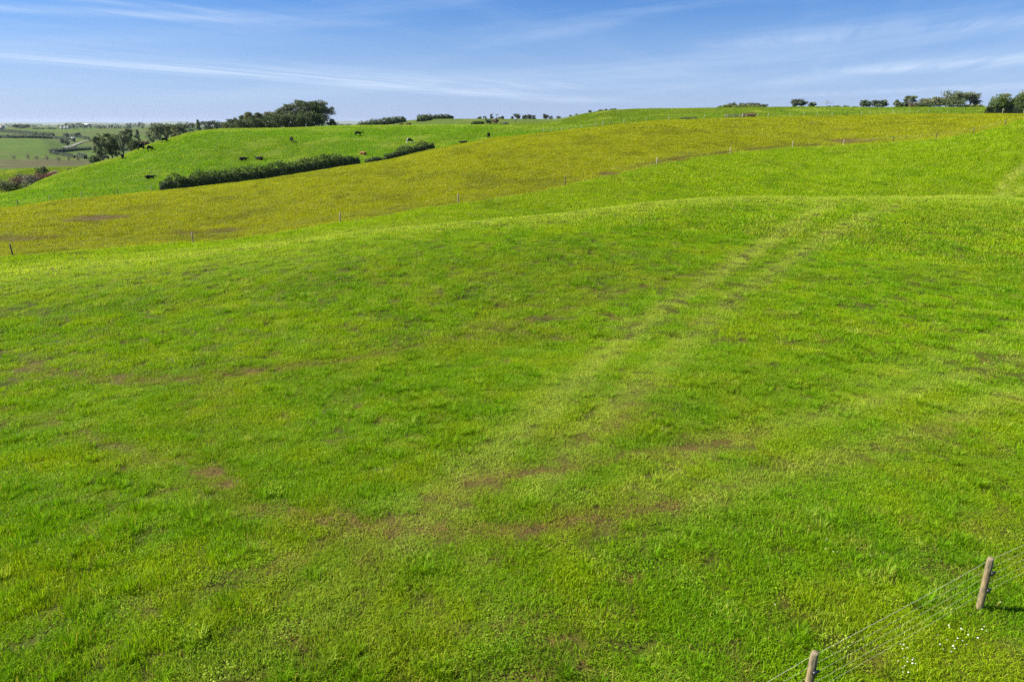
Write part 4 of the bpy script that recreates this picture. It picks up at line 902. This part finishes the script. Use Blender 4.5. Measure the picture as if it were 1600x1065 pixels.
def cow_body(pose, turn=0.0):
    """head towards +X"""
    lie = pose == 'lie'; z = 0.47 if lie else 1.05
    z = z + (0.06 if lie else 0); v = [(-0.05, 0, z)]; r = [(.40, .36)]; e = []
    def add(p, rr, par): v.append(p); r.append(rr); e.append((par, len(v) - 1)); return len(v) - 1
    rump = add((-0.62, 0, z + .04), (.34, .31), 0); tailh = add((-0.88, 0, z + .06), (.17, .17), rump)
    tl = add((-1.0, 0, z - .08), .05, tailh); tl = add((-1.02, .02, z - (.30 if lie else .5)), .035, tl); add((-1.0, .02, z - (.38 if lie else .78)), .055, tl)
    sh = add((0.48, 0, z + .03), (.36, .29), 0); chest = add((0.76, 0, z - .02), (.25, .21), sh)
    if pose == 'graze':
        n1 = add((1.03, turn * .1, z - .28), (.16, .13), chest); n2 = add((1.20, turn * .2, z - .56), (.125, .12), n1); h1 = add((1.30, turn * .25, z - .76), (.115, .11), n2); add((1.37, turn * .28, z - .97), (.075, .075), h1); poll = n2
    else:
        up = .22 if pose != 'alert' else .32
        n1 = add((1.0, turn * .15, z + up * .6), (.17, .13), chest); n2 = add((1.2, turn * .35, z + up), (.13, .12), n1); h1 = add((1.38, turn * .5, z + up - .10), (.11, .10), n2); add((1.56, turn * .62, z + up - .22), (.075, .075), h1); poll = n2
    stride = {'walk': 0.18, 'graze': 0.10, 'stand': 0.04, 'alert': 0.06, 'lie': 0}[pose]
    feet = []
    for s, y in ((1, .17), (-1, -.17)):
        if lie:
            k = add((.72, y * 1.3, .26), (.11, .10), chest); k = add((.98, y * 1.5, .14), .07, k); add((.74, y * 1.7, .07), .055, k)
            k = add((-.45, y * 1.9, .26), (.15, .14), rump); k = add((-.05, y * 2.3, .14), .08, k); add((-.35, y * 2.4, .07), .055, k)
        else:
            k = add((.62 + s * stride * .3, y, .74), (.12, .11), sh); k = add((.62 + s * stride * .8, y, .42), .075, k); k = add((.60 + s * stride * 1.2, y, .12), .052, k); k = add((.63 + s * stride * 1.2, y, .03), .065, k); feet.append(v[k])
            k = add((-.62 - s * stride * .1, y, .78), (.17, .13), rump); k = add((-.80 - s * stride * .9, y, .50), .085, k); k = add((-.74 - s * stride * 1.1, y, .13), .055, k); k = add((-.70 - s * stride * 1.1, y, .03), .065, k); feet.append(v[k])
    return skin_mesh("body_" + pose, v, e, r), v[poll], feet
POSE = {}
for ps, tn in (('walk', 0.1), ('graze', 0.2), ('stand', 0.3), ('alert', -0.4), ('lie', 0.3)): POSE[ps] = cow_body(ps, tn)
ear_me = mesh_np("ear", [(0,0,0),(-.03,.10,.03),(0,.22,.01),(.04,.11,-.02),(.0,.10,.05)], None, [(0,1,4),(1,2,4),(2,3,4),(3,0,4),(0,3,1),(1,3,2)])
hv, hq = tube([([(0, 0, -.01), (0, 0, .07)], [.075, .06])], 8); hoof_me = mesh_np("hoof", hv, hq); hoof_me.materials.append(M_HORNY)
uv_, uq_ = tube([([(0, 0, .0), (0, 0, -.06), (0, 0, -.16), (0, 0, -.2)], [.05, .15, .13, .02])], 8); udder_me = mesh_np("udder", uv_, uq_, smooth=True); udder_me.materials.append(M_UDDER)
CPROTO = {}
def cow(px, py, rmin, rmax, pose, coatn, heading, label, loc=None, s=1.0):
    x, y, z = on_ground(px, py, rmin, rmax) if loc is None else loc
    root = empty("cow", (x, y, z - 0.02), heading, label=label, cat="cow", group="cattle on the green hill"); root.scale = (s, s, s)
    body, poll, feet = POSE[pose]
    key = (pose, coatn)
    if key not in CPROTO:
        b = body.copy(); b.name = "body"; b.materials.append(COAT[coatn]); er = ear_me.copy(); er.materials.append(COAT[coatn]); CPROTO[key] = (b, er)
    b, er = CPROTO[key]; link("body", b, None, root)
    for sg in (1, -1):
        e_ = link("ear", er, None, root); e_.location = (poll[0] + .02, poll[1] + sg * .08, poll[2] + .06); e_.scale = (1, sg, 1)
    for ft in feet:
        h_ = link("hoof", hoof_me, None, root); h_.location = (ft[0], ft[1], 0)
    if pose in ('walk', 'stand', 'graze') and coatn != 'brown':
        u = link("udder", udder_me, None, root); u.location = (-.38, 0, .80)
    return root
R = math.radians
def hill(px, py): return (px, py, rad('F', float(ray(px, 230)[0])) + 1, rad('G', float(ray(px, 230)[0])) * 1.01)
cow(*hill(560,213), 'walk', 'black', R(10), "black cow walking right near the top of the cattle hill")
cow(*hill(640,224.5), 'graze', 'pied', R(-15), "black and white cow grazing on the middle of the hill")
cow(*hill(568,242), 'lie', 'brown', R(150), "brown cow lying near the gap in the long hedge")
cow(*hill(764,216), 'stand', 'black', R(80), "black cow seen end-on, rightmost of the herd")
cow(*hill(456,222), 'graze', 'black', R(-60), "black cow alone below the pine clump, head toward the viewer")
cow(*hill(380,251), 'lie', 'black', R(10), "left one of two black cows lying above the hedge")
cow(*hill(406,250), 'lie', 'black', R(165), "right one of two black cows lying above the hedge")
cow(*hill(234,279.5), 'lie', 'black', R(20), "black cow lying alone left of the long hedge's end")
cow(*hill(257.5,223), 'graze', 'black', R(5), "uppermost black cow on the left shoulder, head down to the right")
cow(*hill(235,236), 'graze', 'black', R(-12), "right one of the close pair of black cows grazing on the left slope")
cow(*hill(221,235), 'graze', 'black', R(12), "left one of the close pair of black cows, on the slope's skyline")
cow(*hill(192,249), 'alert', 'black', R(-70), "black cow facing the viewer at the right of the tall slope pines")
a_ = float(ray(166, 250)[0]); r_ = float(rad('G', a_)) + 1.5; cow(0, 0, 0, 0, 'stand', 'black', R(175), "black cow half hidden by the slope, beneath the tall pines", loc=(r_*math.sin(a_), r_*math.cos(a_), H(r_*math.sin(a_), r_*math.cos(a_))))
a_ = float(ray(110, 266)[0]); cow(0, 0, 0, 0, 'lie', 'black', R(5), "black cow lying lowest on the left by the gully scrub", loc=on_ground(110, 267.5, float(rad('G2', a_)), float(rad('H', a_)) * 1.02))
a_ = float(ray(725, 224)[0]); r_ = float(rad('F', a_)) + 2.0; cow(0, 0, 0, 0, 'lie', 'black', R(170), "black cow lying just behind the yellow crest", loc=on_ground(725, 225.2, float(rad('F', a_)), 240))

# ------------------------------------------------------------------ daisies and stones in the near grass
M_PETAL = mat("daisy_petal", (0.82, 0.82, 0.80), 0.6); M_DEYE = mat("daisy_eye", (0.65, 0.45, 0.03), 0.6)
bm = bmesh.new(); n_p = 10
for k in range(n_p):
    a = 2 * math.pi * k / n_p; c, s = math.cos(a), math.sin(a); vs = [bm.verts.new((c*q - s*t_, s*q + c*t_, z)) for q, t_, z in ((.004, .002, .06), (.012, .0045, .063), (.019, 0, .060), (.012, -.0045, .063), (.004, -.002, .06))]; bm.faces.new(vs)
ce = [bm.verts.new((.006*math.cos(a), .006*math.sin(a), .064)) for a in np.linspace(0, 5.5, 7)]; fc = bm.faces.new(ce); fc.material_index = 1
st = [bm.verts.new(p) for p in ((-.001, 0, 0), (.001, 0, 0), (.001, 0, .06), (-.001, 0, .06))]; f_ = bm.faces.new(st); f_.material_index = 2
dme = bpy.data.meshes.new("daisy"); bm.to_mesh(dme); bm.free()
for m in (M_PETAL, M_DEYE, LM['hedge']): dme.materials.append(m)
dz_ = [(1481,982),(1481,986),(1500,988),(1502,990),(1537,984),(1534,989),(1541,992),(1511,997),(1463,999),(1495,1003),(1503,1008),(1508,1012),(1478,1007),(1466,1013),(1469,1014),(1490,1008),(1488,1016),(1490,1019),(1472,1020),(1483,1025),(1526,1003),(1405,1012),(1410,1014),(1416,1017),(1409,1021),(1412,1034),(1415,1035),(1425,1034),(1425,1037),(1417,1040),(1424,1043),(1401,1040),(1408,1049),(1413,1047),(1429,1043),(1410,1057),(1419,1057),(1515,966),(1561,947),(1379,869),(1291,850),(1292,848),(1289,863),(1301,867),(1307,868),(1358,874),(1210,949)]
for k, (px, py) in enumerate(dz_):
    x, y, z = on_ground(px, py, 6, 40); o = bpy.data.objects.new("daisy", dme); COL.objects.link(o); o.location = (x, y, z + .05); s = random.uniform(.5, .85); o.scale = (s, s, s); o.rotation_euler = (random.uniform(-.3, .3), random.uniform(-.3, .3), random.uniform(0, 6))
    if k < 39: tag(o, "small white daisy in the grass beyond the wire fence, bottom right", "flower", "daisies by the wire fence")
    else: tag(o, "small white daisy scattered in the paddock left of the near fence posts", "flower", "daisies in the paddock")

# ------------------------------------------------------------------ air
hz = mesh_np("haze", *boxm(-15500, 15500, -15500, 15500, -80, 75))
hm = bpy.data.materials.new("haze"); hm.use_nodes = True; ht = NT(hm.node_tree); hm.node_tree.nodes.clear()
pv = ht.n('ShaderNodeVolumePrincipled'); pv.inputs['Color'].default_value = (0.70, 0.80, 1.0, 1); pv.inputs['Density'].default_value = 0.000025; pv.inputs['Anisotropy'].default_value = 0.2
ho = ht.n('ShaderNodeOutputMaterial'); ht.l(pv.outputs[0], ho.inputs['Volume'])
tag(link("haze", hz, hm), "thin pale haze over the far plain", kind="stuff")
print("objects", len(scene.objects))
